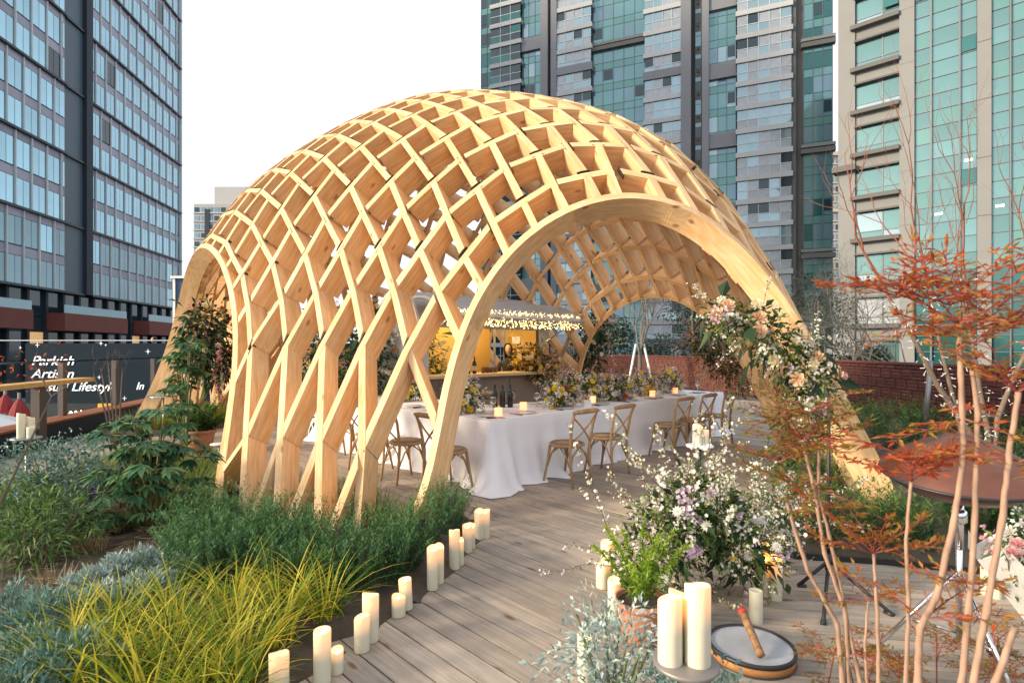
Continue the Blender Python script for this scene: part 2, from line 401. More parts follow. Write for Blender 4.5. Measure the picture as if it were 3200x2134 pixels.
# ---------------------------------------------------------------- timber lattice pavilion
PP = {'cx': -1.41834, 'cy': 8.9965, 'm11': 3.43373, 'm12': -2.40347, 'm21': 0.10907, 'm22': 3.30118, 'h': 5.46318, 'a1': 0.83052, 'a2': -0.97336, 'b1': 0.01051, 'b2': -0.01882, 'c1': -0.26538, 'c2': 0.54341, 'd1': 3.522, 'd2': 0.20744, 'd3': 0.21095, 'e1': 0.14068, 'e2': -0.40876, 'q0': 10.62102, 'p0': 4.25636, 'n': 10.9686, 'L': 1.00843, 'c3': -0.28003, 'a3': 0.38575}
PX = [0.16858, 0.28131, 0.76052, 0.21493, 0.27836, -0.17433, 0.02521, 0.21804, 0.64944, -0.30072, 0.34436, -0.13009, 0.11427, -0.03277, -0.001, -0.16253, 0.0759, -0.03561, 0.27984, -0.13479, -0.17643]
def shell0(q, p):
    d = PP; u = (q - d['q0']) / d['n']; v = (p - d['p0']) / d['n']
    r2 = u * u + v * v; ph = math.atan2(v, u); c4 = math.cos(4 * ph); s4 = math.sin(4 * ph); rho = math.sqrt(r2); r4 = r2 * r2
    r = rho * (1 + d['a1'] * r2 + d['a2'] * r4 + d['a3'] * r4 * r2 + c4 * r4 * (d['b1'] + d['b2'] * r2))
    f = ph + s4 * r4 * (d['c1'] + d['c2'] * r2 + d['c3'] * r4)
    z = d['h'] - d['d1'] * r2 - d['d2'] * r4 - d['d3'] * r4 * r2 - c4 * r4 * (d['e1'] + d['e2'] * r2)
    X = r * math.cos(f); Y = r * math.sin(f)
    w = Vector((d['cx'] + d['m11'] * X + d['m12'] * Y, d['cy'] + d['m21'] * X + d['m22'] * Y, z))
    for i, b in enumerate((X * X, X * Y, Y * Y, X ** 3, X * X * Y, X * Y * Y, Y ** 3)):
        w += Vector(PX[3 * i:3 * i + 3]) * b
    w.z += 0.045 * max(0.0, w.z - 3.0)
    return w
Q0, Q1 = PP['q0'] - PP['n'] * PP['L'], PP['q0'] + PP['n'] * PP['L']
P0_, P1_ = PP['p0'] - PP['n'] * PP['L'], PP['p0'] + PP['n'] * PP['L']
D0 = 6.25
FEET = {}
def _foot(qc, pc, along_q):
    last = None
    for i in range(400):
        t = 9.0 - i * 0.02
        q, p = (qc + t * (1 if qc < 5 else -1), pc) if along_q else (qc, pc + t * (1 if pc < 4 else -1))
        w = shell0(q, p)
        if w.z < 0.0: return w
        last = w
    return last
for _q in (Q0, Q1):
    for _p in (P0_, P1_):
        FEET[_q, _p] = (_foot(_q, _p, False), _foot(_q, _p, True))   # foot on the q edge, foot on the p edge
EDGE = [False]                                        # True: the arches follow the bare shell down to the ground
def shell(q, p):
    qc = Q0 if q < PP['q0'] else Q1; pc = P0_ if p < PP['p0'] else P1_
    a = (q - qc) * (1 if qc == Q0 else -1); b = (p - pc) * (1 if pc == P0_ else -1); dl = a + b
    if dl >= D0 or EDGE[0]: return shell0(q, p)
    k = a / dl if abs(dl) > 1e-6 else 0.5
    sq = 1 if qc == Q0 else -1; sp = 1 if pc == P0_ else -1
    T = shell0(qc + sq * k * D0, pc + sp * (1 - k) * D0)
    T2 = shell0(qc + sq * k * (D0 + .3), pc + sp * (1 - k) * (D0 + .3))
    f = np.interp(dl, [1.5, 3.45, 4.25, 5.25, D0], [1.75, 1.02, 0.69, 0.26, 0.0])
    fa, fb = FEET[qc, pc]
    kb = k if (k < 1e-4 or k > 1 - 1e-4) else (.125 + .725 * k if (qc, pc) == (Q0, P0_) else .08 + .84 * k)
    kb = min(kb, .835) if k > 1 + 1e-4 else max(kb, .11) if k < -1e-4 else kb
    base = fa.lerp(fb, kb); ch = fb - fa; out = Vector((base.x - PP['cx'], base.y - PP['cy'], 0)).normalized()
    base = base + out * (0.26 * 4 * kb * (1 - kb) + (0.10 * math.exp(-((kb - .78) / .16) ** 2) if (qc, pc) == (Q0, P0_) and 1e-4 <= k <= 1 - 1e-4 else 0)); base.z = 0
    m0 = (T - T2) * (2.8 / .3) * .8; m0.z = 0; m1 = (base - T) * .8; m1.z = 0
    g = (D0 - dl) / 2.8; h = min(g, 1.0)
    w = T * (2 * h ** 3 - 3 * h ** 2 + 1) + m0 * (h ** 3 - 2 * h ** 2 + h) + base * (-2 * h ** 3 + 3 * h ** 2) + m1 * (h ** 3 - h ** 2)
    if g > 1: w = w + m1 * (g - 1)
    w.z = T.z * (1 - f)
    return w
def shell_fr(q, p, e=0.02):
    a = shell(q + e, p) - shell(q - e, p); b = shell(q, p + e) - shell(q, p - e)
    n = a.cross(b).normalized(); a.normalize(); b.normalize()
    return a, b, n            # n points outwards (up at the apex)
def on_arch(q, p):
    """the point of an edge arch that stands at the height of leg point (q, p)"""
    z = max(shell(q, p).z, -0.1)
    on_q = abs(q - Q0) < 1e-6 or abs(q - Q1) < 1e-6
    for i in range(0, 1100):
        t = i * 0.01
        if on_q: qq, pp = q, PP['p0'] + t * (1 if p > PP['p0'] else -1)
        else: qq, pp = PP['q0'] + t * (1 if q > PP['q0'] else -1), p
        if shell0(qq, pp).z <= z: break
    return qq, pp
TH, DEP, ECC, ADEP = 0.074, 0.25, 0.0, 0.245
pav = thing('lattice_pavilion', 'large domed pavilion of crossing spruce laths with arched openings over the dining table', 'pavilion', (PP['cx'], PP['cy'], 0))
pinv = inv(pav)
M['slot'] = mk('steel_connector', (0.05, 0.045, 0.04), 0.5, 0.5)
laths = []; plates = MB()
def lath(q, p, along_q):
    """one straight lath centred on node (q, p), its ends cut flush against the crossing laths"""
    c = shell(q, p)
    aq, ap, n = shell_fr(q, p)
    ends = []
    for s in (-1, 1):
        if along_q:
            qe = q + s; pe = p - s * ECC; bq = qe
            edge = not (Q0 < qe < Q1) and shell(qe, pe).z > 0.12
            if edge: qe = min(max(qe, Q0), Q1); pe = p - s * ECC * abs(qe - q)
        else:
            pe = p + s; qe = q + s * ECC
            edge = not (P0_ < pe < P1_) and shell(qe, pe).z > 0.12
            if edge: pe = min(max(pe, P0_), P1_); qe = q + s * ECC * abs(pe - p)
        if edge: qe, pe = on_arch(qe, pe)
        EDGE[0] = edge; e = shell(qe, pe); fq, fp, en = shell_fr(qe, pe); EDGE[0] = False
        ends.append((e, fp if along_q else fq, en, edge))
    return build(c, n, ends, along_q)
def build(c, n, ends, along_q, stub=False):
    e0, e1 = ends[0][0], ends[1][0]
    if max(e0.z, e1.z) < 0.0: return
    d = (e1 - e0); L = d.length
    if L < 0.08: return
    d.normalize(); n = (n - d * n.dot(d)).normalized(); w = d.cross(n).normalized()
    ch = (e0 + e1) / 2
    if stub: o = ch
    else:                                               # straight laths on the dome, slightly cranked ones in the legs
        g = min(1.0, max(0.0, (2.1 - c.z) / 0.7)); o = (ch + n * ((c - ch).dot(n) * 0.6)).lerp(c, g)
    dep = DEP + 0.055 * min(1.0, max(0.0, (c.z - 2.0) / 0.8))
    Mx = Matrix((d, w, n)).transposed().to_4x4(); Mx.translation = o
    mi = Mx.inverted(); CO = ((-1, 0), (1, 0), (1, -1), (-1, -1))
    rings = []
    for s, (e, cd, en, edge) in zip((-1, 1), ends):
        ds = (e - o).normalized()                        # runs outwards from the middle to this end
        ws = (ds * s).cross(n).normalized()
        pn = cd.cross(en).normalized()
        if pn.dot(ds) < 0: pn = -pn
        off = TH / 2 + (0.0 if edge else 0.004); half = (e - o).length; ring = []
        for i, j in CO:
            cor = o + ws * (i * TH / 2) + n * (j * dep)
            t = ((e - pn * off) - cor).dot(pn) / max(pn.dot(ds), 0.10)
            ring.append(mi @ (cor + ds * max(half * 0.35, min(half + 0.12, t))))
        rings.append(ring)
    mid_ = [mi @ (o + w * (i * TH / 2) + n * (j * dep)) for i, j in CO]
    vs = rings[0] + mid_ + rings[1]
    mb = MB(); mb.add(vs, [(0, 1, 2, 3), (8, 11, 10, 9)] + [(4 * k + j, 4 * k + 4 + j, 4 * k + 4 + (j + 1) % 4, 4 * k + (j + 1) % 4) for k in (0, 1) for j in range(4)])
    view = (Vector((0, 0, 1.57)) - o); facing = max(0.2, abs(n.dot(view.normalized())))
    laths.append((L * DEP / view.length ** 2 * (1.6 if n.dot(view) > 0 else 0.8), mb, Mx))
    # dark steel connector seen in the gap at the butt ends
    if not stub and o.z > 0.3:
        for s, (e, cd, en, edge) in zip((-1, 1), ends):
            if not edge and e.z > 0.2:
                plates.span(e - cd * 0.07 - d * s * (TH / 2 + 0.003) - en * 0.03, e + cd * 0.07 - d * s * (TH / 2 + 0.003) - en * 0.03, 0.009, 0.05, up=en)
for q in range(math.ceil(Q0), math.floor(Q1) + 1):
    for p in range(math.ceil(P0_), math.floor(P1_) + 1):
        if shell(q, p).z < -0.25: continue
        lath(q, p, (p + q) % 2 == 0)
# short laths between the outermost lattice line and the edge arches
for q in range(math.ceil(Q0), math.floor(Q1) + 1):
    for pb, pi, s in ((P0_, math.ceil(P0_), 1), (P1_, math.floor(P1_), -1)):
        po = pi - s
        if (po + q) % 2 != 0:
            if shell(q, pi).z < -0.1: continue
            aq, ap = on_arch(q, pb); EDGE[0] = True; a = shell(aq, ap); f = shell_fr(aq, ap); EDGE[0] = False; b = shell(q + s * ECC, pi); h = shell_fr(q + s * ECC, pi)
            build((a + b) / 2, h[2], ([(a, f[0], f[2], True), (b, h[0], h[2], False)] if s > 0 else [(b, h[0], h[2], False), (a, f[0], f[2], True)]), False, True)
for p in range(math.ceil(P0_), math.floor(P1_) + 1):
    for qb, qi, s in ((Q0, math.ceil(Q0), 1), (Q1, math.floor(Q1), -1)):
        qo = qi - s
        if (qo + p) % 2 == 0:
            if shell(qi, p).z < -0.1: continue
            aq, ap = on_arch(qb, p); EDGE[0] = True; a = shell(aq, ap); f = shell_fr(aq, ap); EDGE[0] = False; b = shell(qi, p - s * ECC); h = shell_fr(qi, p - s * ECC)
            build((a + b) / 2, h[2], ([(a, f[1], f[2], True), (b, h[1], h[2], False)] if s > 0 else [(b, h[1], h[2], False), (a, f[1], f[2], True)]), True, True)
laths.sort(key=lambda t: -t[0])
for _, mb, Mx in laths[:296]: obj('lath', mb, M['lath'], pav, M=pinv @ Mx)
rest = MB()
for _, mb, Mx in laths[296:]:
    rest.add([pinv @ Mx @ Vector(v) for v in mb.v[0]], mb.f)
obj('far_laths', rest, M['lath'], pav, kind='stuff')
obj('steel_connectors', plates, M['slot'], pav, M=pinv, kind='stuff')
# four laminated edge arches, each in scarfed pieces
def arch(fn, outward):
    ts = np.linspace(0, 1, 241); rows = []
    lo = hi = len(ts) // 2
    while lo > 0 and shell(*fn(ts[lo])).z > -0.015: lo -= 1
    while hi < len(ts) - 1 and shell(*fn(ts[hi])).z > -0.015: hi += 1
    for t in ts[lo:hi + 1]:
        q, p = fn(t); rows.append((shell(q, p), shell_fr(q, p), (q, p)))
    n = len(rows); cuts = [round(n * x) for x in (0, 0.2, 0.41, 0.6, 0.8)] + [n - 1]
    for a, b in zip(cuts, cuts[1:]):
        mb = MB(); c = rows[(a + b) // 2][0]; X = (rows[b][0] - rows[a][0]).normalized(); N = rows[(a + b) // 2][1][2]; N = (N - X * N.dot(X)).normalized()
        Mx = Matrix((X, N.cross(X), N)).transposed().to_4x4(); Mx.translation = c; mi = Mx.inverted(); vs = []
        for i in range(a, b + 1):
            w, (fq, fp, nn), _ = rows[i]
            tan = (rows[min(i + 1, n - 1)][0] - rows[max(i - 1, 0)][0]).normalized()
            sd_ = tan.cross(nn).normalized()
            if sd_.dot(fq if abs(outward[0]) else fp) * (outward[0] or outward[1]) < 0: sd_ = -sd_
            for k_, j in ((-TH * 0.5, 0.012), (TH * 0.55, 0.012), (TH * 0.55, -ADEP - 0.012), (-TH * 0.5, -ADEP - 0.012)):
                vs.append(mi @ (w + sd_ * k_ + nn * j))
        m_ = b - a + 1; fs = []
        for i in range(m_ - 1):
            for j in range(4): fs.append((i * 4 + j, i * 4 + (j + 1) % 4, (i + 1) * 4 + (j + 1) % 4, (i + 1) * 4 + j))
        fs += [(3, 2, 1, 0), tuple((m_ - 1) * 4 + j for j in range(4))]
        mb.add(vs, fs); me = mb.mesh('arch_segment')
        obj('arch_segment', me, M['lath'], pav, M=pinv @ Mx)
EDGE[0] = True
arch(lambda t: (Q0 + (Q1 - Q0) * t, P0_), (0, -1))
arch(lambda t: (Q0 + (Q1 - Q0) * t, P1_), (0, 1))
arch(lambda t: (Q0, P0_ + (P1_ - P0_) * t), (-1, 0))
arch(lambda t: (Q1, P0_ + (P1_ - P0_) * t), (1, 0))
EDGE[0] = False

# ---------------------------------------------------------------- buildings
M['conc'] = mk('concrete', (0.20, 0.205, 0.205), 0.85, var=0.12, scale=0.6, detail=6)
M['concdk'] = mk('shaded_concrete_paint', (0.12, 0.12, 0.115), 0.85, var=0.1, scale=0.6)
M['grey'] = mk('grey_panel', (0.21, 0.215, 0.235), 0.7, var=0.08, scale=0.5)
M['band'] = mk('white_band', (0.45, 0.455, 0.46), 0.7, var=0.08, scale=0.7)
M['darkwall'] = mk('dark_cladding', (0.025, 0.035, 0.05), 0.6, var=0.15, scale=0.5, spec=0.25)
M['mull'] = mk('mullion', (0.12, 0.135, 0.15), 0.45, 0.3)
M['mulldk'] = mk('dark_mullion', (0.03, 0.045, 0.055), 0.45, 0.3)
M['fin'] = mk('white_fin', (0.55, 0.60, 0.62), 0.45, var=0.05)
def gl(name, col, rough=0.06, metal=0.42, var=0.22, scale=0.25):
    return mk(name, col, rough, metal, var=var, scale=scale, spec=0.8, rnd=0.12)
M['g_teal'] = gl('teal_glass', (0.13, 0.26, 0.275))
M['g_tealsp'] = gl('teal_spandrel', (0.11, 0.25, 0.24), 0.15, 0.35, var=0.1)
M['g_teal2'] = gl('teal_glass_light', (0.115, 0.235, 0.24))
M['g_blue'] = gl('blue_glass', (0.17, 0.29, 0.34))
M['g_sky'] = gl('pale_glass', (0.28, 0.39, 0.43), 0.05, 0.5)
M['g_dark'] = gl('dark_glass', (0.025, 0.05, 0.06), 0.06, 0.3)
M['g_deep'] = gl('deep_teal_glass', (0.03, 0.13, 0.13), 0.08, 0.4)
M['g_curt'] = gl('curtained_glass', (0.33, 0.36, 0.39), 0.2, 0.1, var=0.25, scale=1.5)
M['g_office'] = gl('office_glass', (0.29, 0.47, 0.55), 0.04, 0.9, var=0.18)
M['spandrel'] = mk('mauve_spandrel', (0.27, 0.27, 0.34), 0.4, 0.1, var=0.12, scale=0.4, rnd=0.2)
M['lit'] = emitm('lit_window', (0.7, 0.42, 0.18), 0.22)
M['litw'] = emitm('white_ceiling_light', (1.0, 0.95, 0.8), 2.2)
M['brick'] = mk('red_brick', (0.13, 0.042, 0.032), 0.85, var=0.35, scale=14, rnd=0.35, bump=0.3)
M['brickfar'] = mk('far_brick', (0.16, 0.05, 0.04), 0.85, var=0.25, scale=1.5)

class Facade:
    """a building face: s runs along the face, z up, o outwards"""
    def __init__(f, root, O, t, nrm):
        f.root = root; f.O = Vector((O[0], O[1], 0)); f.t = Vector((t[0], t[1], 0)).normalized(); f.n = Vector((nrm[0], nrm[1], 0)).normalized()
        f.inv = inv(root); f.cache = {}; f.cnt = {}; f.rest = {}
    def M(f, s, z, o):
        p = f.O + f.t * s + f.n * o
        m = Matrix((f.t, Vector((0, 0, 1)), f.n)).transposed().to_4x4(); m.translation = (p.x, p.y, z)
        return f.inv @ m
    def block(f, name, s0, s1, z0, z1, o0, o1, mat, cap=300, label=None):
        w, h, d = round(s1 - s0, 3), round(z1 - z0, 3), round(o1 - o0, 3)
        m = f.M((s0 + s1) / 2, (z0 + z1) / 2, (o0 + o1) / 2)
        c = f.cnt.get(name, 0); f.cnt[name] = c + 1
        if c >= cap:
            mb = f.rest.setdefault((name, mat.name), (MB(), mat))[0]
            b = MB(); b.box((0, 0, 0), (w, h, d)); mb.add([m @ Vector(v) for v in b.v[0]], b.f); return
        key = (name, w, h, d, mat.name)
        if key not in f.cache:
            b = MB(); b.box((0, 0, 0), (w, h, d)); me = b.mesh(name); me.materials.append(mat); f.cache[key] = me
        o = bpy.data.objects.new(name, f.cache[key]); COL.objects.link(o); o.parent = f.root; o.matrix_local = m
        return o
    def flush(f):
        for (name, mn), (mb, mat) in f.rest.items():
            obj(name, mb, mat, f.root, kind='stuff')

# --- apartment tower in the middle -----------------------------------------
def ratio(px): return (px - 1600) / 1723
A0 = (38.9, 67.1); At = (-0.925, 0.38); An = (-0.38, -0.925)
def ta(px): r = ratio(px); return (A0[0] - A0[1] * r) / (0.925 + 0.38 * r)
tow = thing('apartment_tower', 'tall grey apartment tower with teal curtain walls and white banded balconies behind the dome', 'building', (20, 85, -4.2))
F = Facade(tow, A0, At, An)
ZB, ZT, H = -4.2, 57, 3.0
F.block('core_wall', ta(2600) + 0.5, ta(1504) - 0.5, ZB, ZT, -14, -1.6, M['grey'])
def curtain(px0, px1, n, glass, o=0.0, ledge=(), framed=False, seed=1, z0=ZB):
    r_ = random.Random(seed); a, b = sorted((ta(px0), ta(px1))); w = (b - a) / n
    F.block('wall', a, b, ZB, ZT, -1.6, o - 0.12, M['darkwall'])
    zz = z0; st = 0
    while zz < ZT - 1:
        for i in range(n):
            for z_a, z_b, mats in ((0.0, 1.0, [M['g_tealsp']] * 3 + [M['g_teal']]), (1.0, 3.0, glass)):
                mat = r_.choice(mats)
                F.block('window_pane', a + i * w + 0.04, a + (i + 1) * w - 0.04, zz + z_a + 0.03, zz + z_b - 0.03, o - 0.1, o, mat, 296)
                if z_a == 1.0 and r_.random() < 0.10:
                    F.block('casement', a + i * w + 0.1, a + (i + 1) * w - 0.1, zz + 1.5, zz + 2.9, o + 0.004, o + 0.05, M['g_dark'])
        zz += H; st += 1
    for i in range(n + 1): F.block('mullion', a + i * w - 0.04, a + i * w + 0.04, ZB, ZT, o - 0.05, o + 0.06, M['mull'])
    k = 0
    for zl in ledge:
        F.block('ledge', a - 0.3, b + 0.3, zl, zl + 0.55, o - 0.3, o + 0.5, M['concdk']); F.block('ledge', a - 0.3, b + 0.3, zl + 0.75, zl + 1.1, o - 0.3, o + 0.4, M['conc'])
def balcony(px0, px1, n, o=0.9, seed=1, dark=False, grey_every=0):
    r_ = random.Random(seed); a, b = sorted((ta(px0), ta(px1))); w = (b - a) / n
    F.block('wall', a, b, ZB, ZT, -1.6, o - 0.9, M['darkwall'])
    zz = ZB; st = 0
    while zz < ZT - 1:
        g_ = grey_every and st % 4 == grey_every
        F.block('balcony_slab', a - 0.15, b + 0.15, zz, zz + (1.1 if g_ else 0.62), o - 0.85, o + 0.12, M['grey'] if g_ else M['band'])
        F.block('balcony_rail', a - 0.02, b + 0.02, zz + 1.66, zz + 1.74, o - 0.06, o + 0.03, M['fin'])
        for i in range(n):
            x0, x1 = a + i * w + 0.03, a + (i + 1) * w - 0.03
            mats = [M['g_dark'], M['g_deep'], M['g_dark']] if dark else [M['g_sky'], M['g_curt'], M['g_sky'], M['g_curt']]
            F.block('window_pane', x0, x1, zz + 0.66, zz + 1.64, o - 0.1, o - 0.02, r_.choice(mats), 296)
            up = r_.random()
            mt = M['g_dark'] if up < 0.16 else r_.choice(mats)
            F.block('window_pane', x0, x1, zz + 1.78, zz + 2.92, o - 0.16, o - 0.08, mt, 296)
            if i: F.block('balcony_post', a + i * w - 0.03, a + i * w + 0.03, zz + 0.62, zz + 2.95, o - 0.1, o + 0.02, M['fin'], 280)
        zz += H; st += 1
def pier(px0, px1, o, mat): a, b = sorted((ta(px0), ta(px1))); F.block('pier', a, b, ZB, ZT, -1.6, o, mat)
balcony(2303, 2472, 5, 1.0, 5)
balcony(2017, 2130, 4, 0.9, 7, grey_every=2)
balcony(1745, 1852, 4, 0.9, 9, grey_every=3)
curtain(1852, 2017, 5, [M['g_teal'], M['g_teal'], M['g_blue'], M['g_teal']], 0.0, (8.2, 20.6, 30.6, 43.5), seed=3)
curtain(2215, 2300, 3, [M['g_blue'], M['g_teal'], M['g_sky']], 0.1, (), seed=4)
curtain(2510, 2600, 3, [M['g_teal'], M['g_blue'], M['g_deep']], 0.4, (12.6, 25.4, 38.4), seed=6)
curtain(1633, 1693, 3, [M['g_blue'], M['g_sky'], M['g_teal']], 0.1, (), seed=8)
balcony(1541, 1633, 3, 0.9, 12, dark=True)
curtain(1504, 1541, 2, [M['g_deep'], M['g_deep'], M['g_dark']], 0.0, (35.0,), seed=13)
for z in (-4.2 + 2.2, 10, 18.4, 27.6, 36.6, 45.6): 
    for p0, p1 in ((2213, 2302), (1632, 1694)):
        a, b = sorted((ta(p0), ta(p1))); F.block('grey_frame', a, b, z, z + 1.9, -0.2, 0.5, M['grey'])
pier(1693, 1716, 0.7, M['grey']); pier(1728, 1746, 1.1, M['grey']); pier(2130, 2161, 1.2, M['grey']); pier(2195, 2216, 0.8, M['grey'])
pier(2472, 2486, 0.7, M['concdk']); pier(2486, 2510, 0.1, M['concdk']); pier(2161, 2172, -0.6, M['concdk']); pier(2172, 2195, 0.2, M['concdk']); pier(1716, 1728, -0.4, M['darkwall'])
for px0, px1, o in ((2174, 2191, 0.22), (1717, 1727, -0.36)):
    a, b = sorted((ta(px0), ta(px1)))
    for i in range(19):
        z = ZB + 3 * i + 0.6
        F.block('window_pane', a, b, z, z + 1.3, o - 0.05, o + 0.02, M['g_dark'] if i % 3 else M['g_blue'], 300); F.block('window_pane', a, b, z + 1.36, z + 1.9, o - 0.05, o + 0.02, M['g_blue'], 300)
        F.block('vent', (a + b) / 2 - 0.12, (a + b) / 2 + 0.12, z - 0.45, z - 0.25, o, o + 0.1, M['black'])
F.flush()

# --- concrete tower on the right --------------------------------------------
B0 = (23.67, 39.43); Bt = (0.73, -0.68); Bn = (-0.68, -0.73)
def tb(px): r = ratio(px); return (B0[0] - B0[1] * r) / (-0.73 - 0.68 * r)
tow2 = thing('concrete_tower', 'beige concrete tower with heavy window sills and green glazed strips at the right edge', 'building', (30, 42, -4.2))
F = Facade(tow2, B0, Bt, Bn)
ZT = 40
F.block('core_wall', 0.02, 30, ZB, ZT, -12, -0.55, M['conc'])
F.block('pier', -0.3, tb(2672), ZB, ZT, -0.6, 0.0, M['conc'])
F.block('pier', tb(2811), tb(2858), ZB, ZT, -0.6, 0.12, M['conc'])
F.block('pier', tb(3053), tb(3098), ZB, ZT, -0.6, 0.10, M['conc'])
a, b = tb(2672), tb(2811)
z = -2.9; i = 0
r_ = random.Random(2)
while z < ZT - 3:
    F.block('wall_panel', a, b, z - 1.0, z, -0.55, -0.12, M['conc'])
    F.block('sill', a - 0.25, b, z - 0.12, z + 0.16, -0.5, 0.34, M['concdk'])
    F.block('lintel', a - 0.05, b, z + 2.0, z + 2.12, -0.5, 0.12, M['concdk'])
    m_ = a + (b - a) * 0.62
    for x0, x1, z0, z1 in ((a, m_, 0.65, 1.98), (m_, b, 0.65, 1.98), (a, m_, 0.17, 0.63), (m_, b, 0.17, 0.63)):
        w = F.block('window_pane', x0 + 0.05, x1 - 0.05, z + z0 + 0.03, z + z1 - 0.03, -0.3, -0.24, M['g_curt'] if i == 2 else r_.choice([M['g_sky'], M['g_teal2'], M['g_teal2']]))
    F.block('window_frame', m_ - 0.04, m_ + 0.04, z + 0.16, z + 2.0, -0.3, -0.2, M['mull']); F.block('window_bar', a, b, z + 0.61, z + 0.67, -0.3, -0.2, M['mull'])
    if i in (9, 10, 11):
        F.block('open_casement', m_ + 0.05, b - 0.05, z + 0.75, z + 1.95, 0.0, 0.05, M['g_deep'])
    if i in (5, 10): F.block('cornice', -0.6, a + 0.1, z + 2.0, z + 2.4, -0.6, 0.5, M['concdk'])
    z += 3.0; i += 1
for p0, p1 in ((2860, 2906), (2912, 2996), (3003, 3051), (3100, 3153), (3162, 3260), (3268, 3360)):
    a, b = tb(p0), tb(p1); z = -3.9; k = 0
    F.block('wall', a - 0.1, b + 0.1, ZB, ZT, -0.55, -0.3, M['darkwall'])
    while z < ZT - 1:
        mt = r_.choice([M['g_teal'], M['g_teal2'], M['g_teal'], M['g_teal2'], M['g_tealsp']]) if z > 5.6 else M['g_deep']
        F.block('window_pane', a, b, z + 0.03, z + 1.02, -0.2, -0.1, mt, 300)
        F.block('transom', a, b, z - 0.02, z + 0.03, -0.2, -0.05, M['mull'])
        if r_.random() < 0.06 and (b - a) < 1.2: F.block('open_casement', a + 0.03, b - 0.03, z + 0.08, z + 1.0, -0.06, -0.02, M['g_deep'])
        if k % 3 == 1 and r_.random() < 0.12: F.block('ceiling_light', a + 0.15, a + 0.55, z + 0.5, z + 0.62, -0.098, -0.09, M['litw'])
        z += 1.05; k += 1
for px in (2909, 2999, 3157, 3264):
    F.block('mullion', tb(px - 3), tb(px + 3), ZB, ZT, -0.25, 0.08, M['mull'])
for i in range(11):
    z = -1 + i * 3.6
    for p0, p1 in ((2811, 2858), (3053, 3098)): F.block('panel_joint', tb(p0) + 0.01, tb(p1) - 0.01, z, z + 0.03, 0.0, 0.125, M['concdk'])
F.flush()

# --- glazed office tower on the left ------------------------------------------
def yl(px): r = ratio(px); return 42 / (-r - 0.127)
tow3 = thing('office_tower', 'blue glass office tower with white fins, dark vertical slot and brick balconies at its foot', 'building', (-55, 65, -4.2))
F = Facade(tow3, (-42, 0), (-0.127, 0.992), (0.992, 0.127))
ZT = 62; Z0 = 7.9
yR = yl(565) / 0.992; yS0, yS1 = yl(263) / 0.992, yl(283) / 0.992
M['tealwall'] = mk('blue_grey_frame', (0.07, 0.11, 0.14), 0.5)
F.block('core_wall', 30, yR - 0.05, ZB, ZT, -20, -0.6, M['darkwall'])
F.block('frame_wall', 30, yR - 0.06, Z0, ZT, -0.6, -0.10, M['tealwall'])
F.block('dark_slot', yS0, yS1, Z0, ZT, -0.62, 0.35, M['darkwall'])
yC0 = yl(204) / 0.992
r_ = random.Random(11)
def bays(y0, y1, w, off, fins, stagger):
    mod = 0; z = Z0
    while z < ZT:
        y = y0 - ((mod % 2) * w * 0.5 if stagger else 0)
        F.block('ledge', y0, y1, z - 0.14, z + 0.10, -0.3, off + 0.32, M['mulldk'], 300)
        while y < y1 - 0.2:
            a, b = max(y, y0) + 0.05, min(y + w, y1) - 0.05
            if b - a > 0.3:
                for st in (0, 1):
                    zz = z + st * 3.85
                    g0 = M['g_office'] if r_.random() > 0.05 else M['g_dark']
                    if mod == 0: g0 = M['g_office'] if r_.random() < 0.12 else M['g_blue']  # lowest module: darker glass, reflection of other buildings put into the colour
                    half = (a + b) / 2
                    F.block('window_pane', a, half - 0.03, zz + 0.12, zz + 2.86, off - 0.1, off, g0, 300)
                    F.block('window_pane', half + 0.03, b, zz + 0.12, zz + 2.86, off - 0.1, off, g0, 300)
                    F.block('spandrel_panel', a, b, zz + 2.91, zz + 3.82, off - 0.1, off, M['spandrel'] if fins else M['g_office'], 290)
            if fins and y > y0 - 0.01: F.block('fin', y - 0.055, y + 0.055, z + 0.12, z + 7.5, -0.2, off + 0.14, M['fin'], 290)
            y += w
        z += 7.7; mod += 1
bays(36, yC0, 2.2, 0.0, True, True)
bays(yC0, yS0, 1.35, -0.15, False, False)
bays(yS1, yR, 2.05, 0.0, True, True)
F.block('parapet', yR - 0.3, yR, Z0, ZT, -0.6, 0.3, M['fin'])
# foot of the tower: recessed glass, lit rooms and brick balcony boxes
y = 38
while y < yR - 2:
    lit = r_.random()
    F.block('window_pane', y + 0.1, y + 2.5, 5.0, 7.6, -0.6, -0.5, M['lit'] if lit < 0.22 else M['g_dark'])
    F.block('window_pane', y + 0.1, y + 2.5, 0.4, 3.3, -0.6, -0.5, M['lit'] if lit > 0.88 else M['g_dark'])
    F.block('column', y - 0.25, y + 0.1, ZB, 7.7, -0.6, -0.2, M['darkwall'])
    y += 2.7
for p0, p1, dz in ((-60, 50, 0), (154, 359, 0), (430, 600, 0)):
    a, b = yl(p0) / 0.992, yl(min(p1, 560)) / 0.992
    F.block('balcony', a, b, 3.5, 5.4, -0.5, 1.6, M['brickfar']); F.block('balcony_glass', a + 0.1, b, 5.4, 6.3, 1.4, 1.46, M['g_blue'])
F.flush()
b_ = MB()

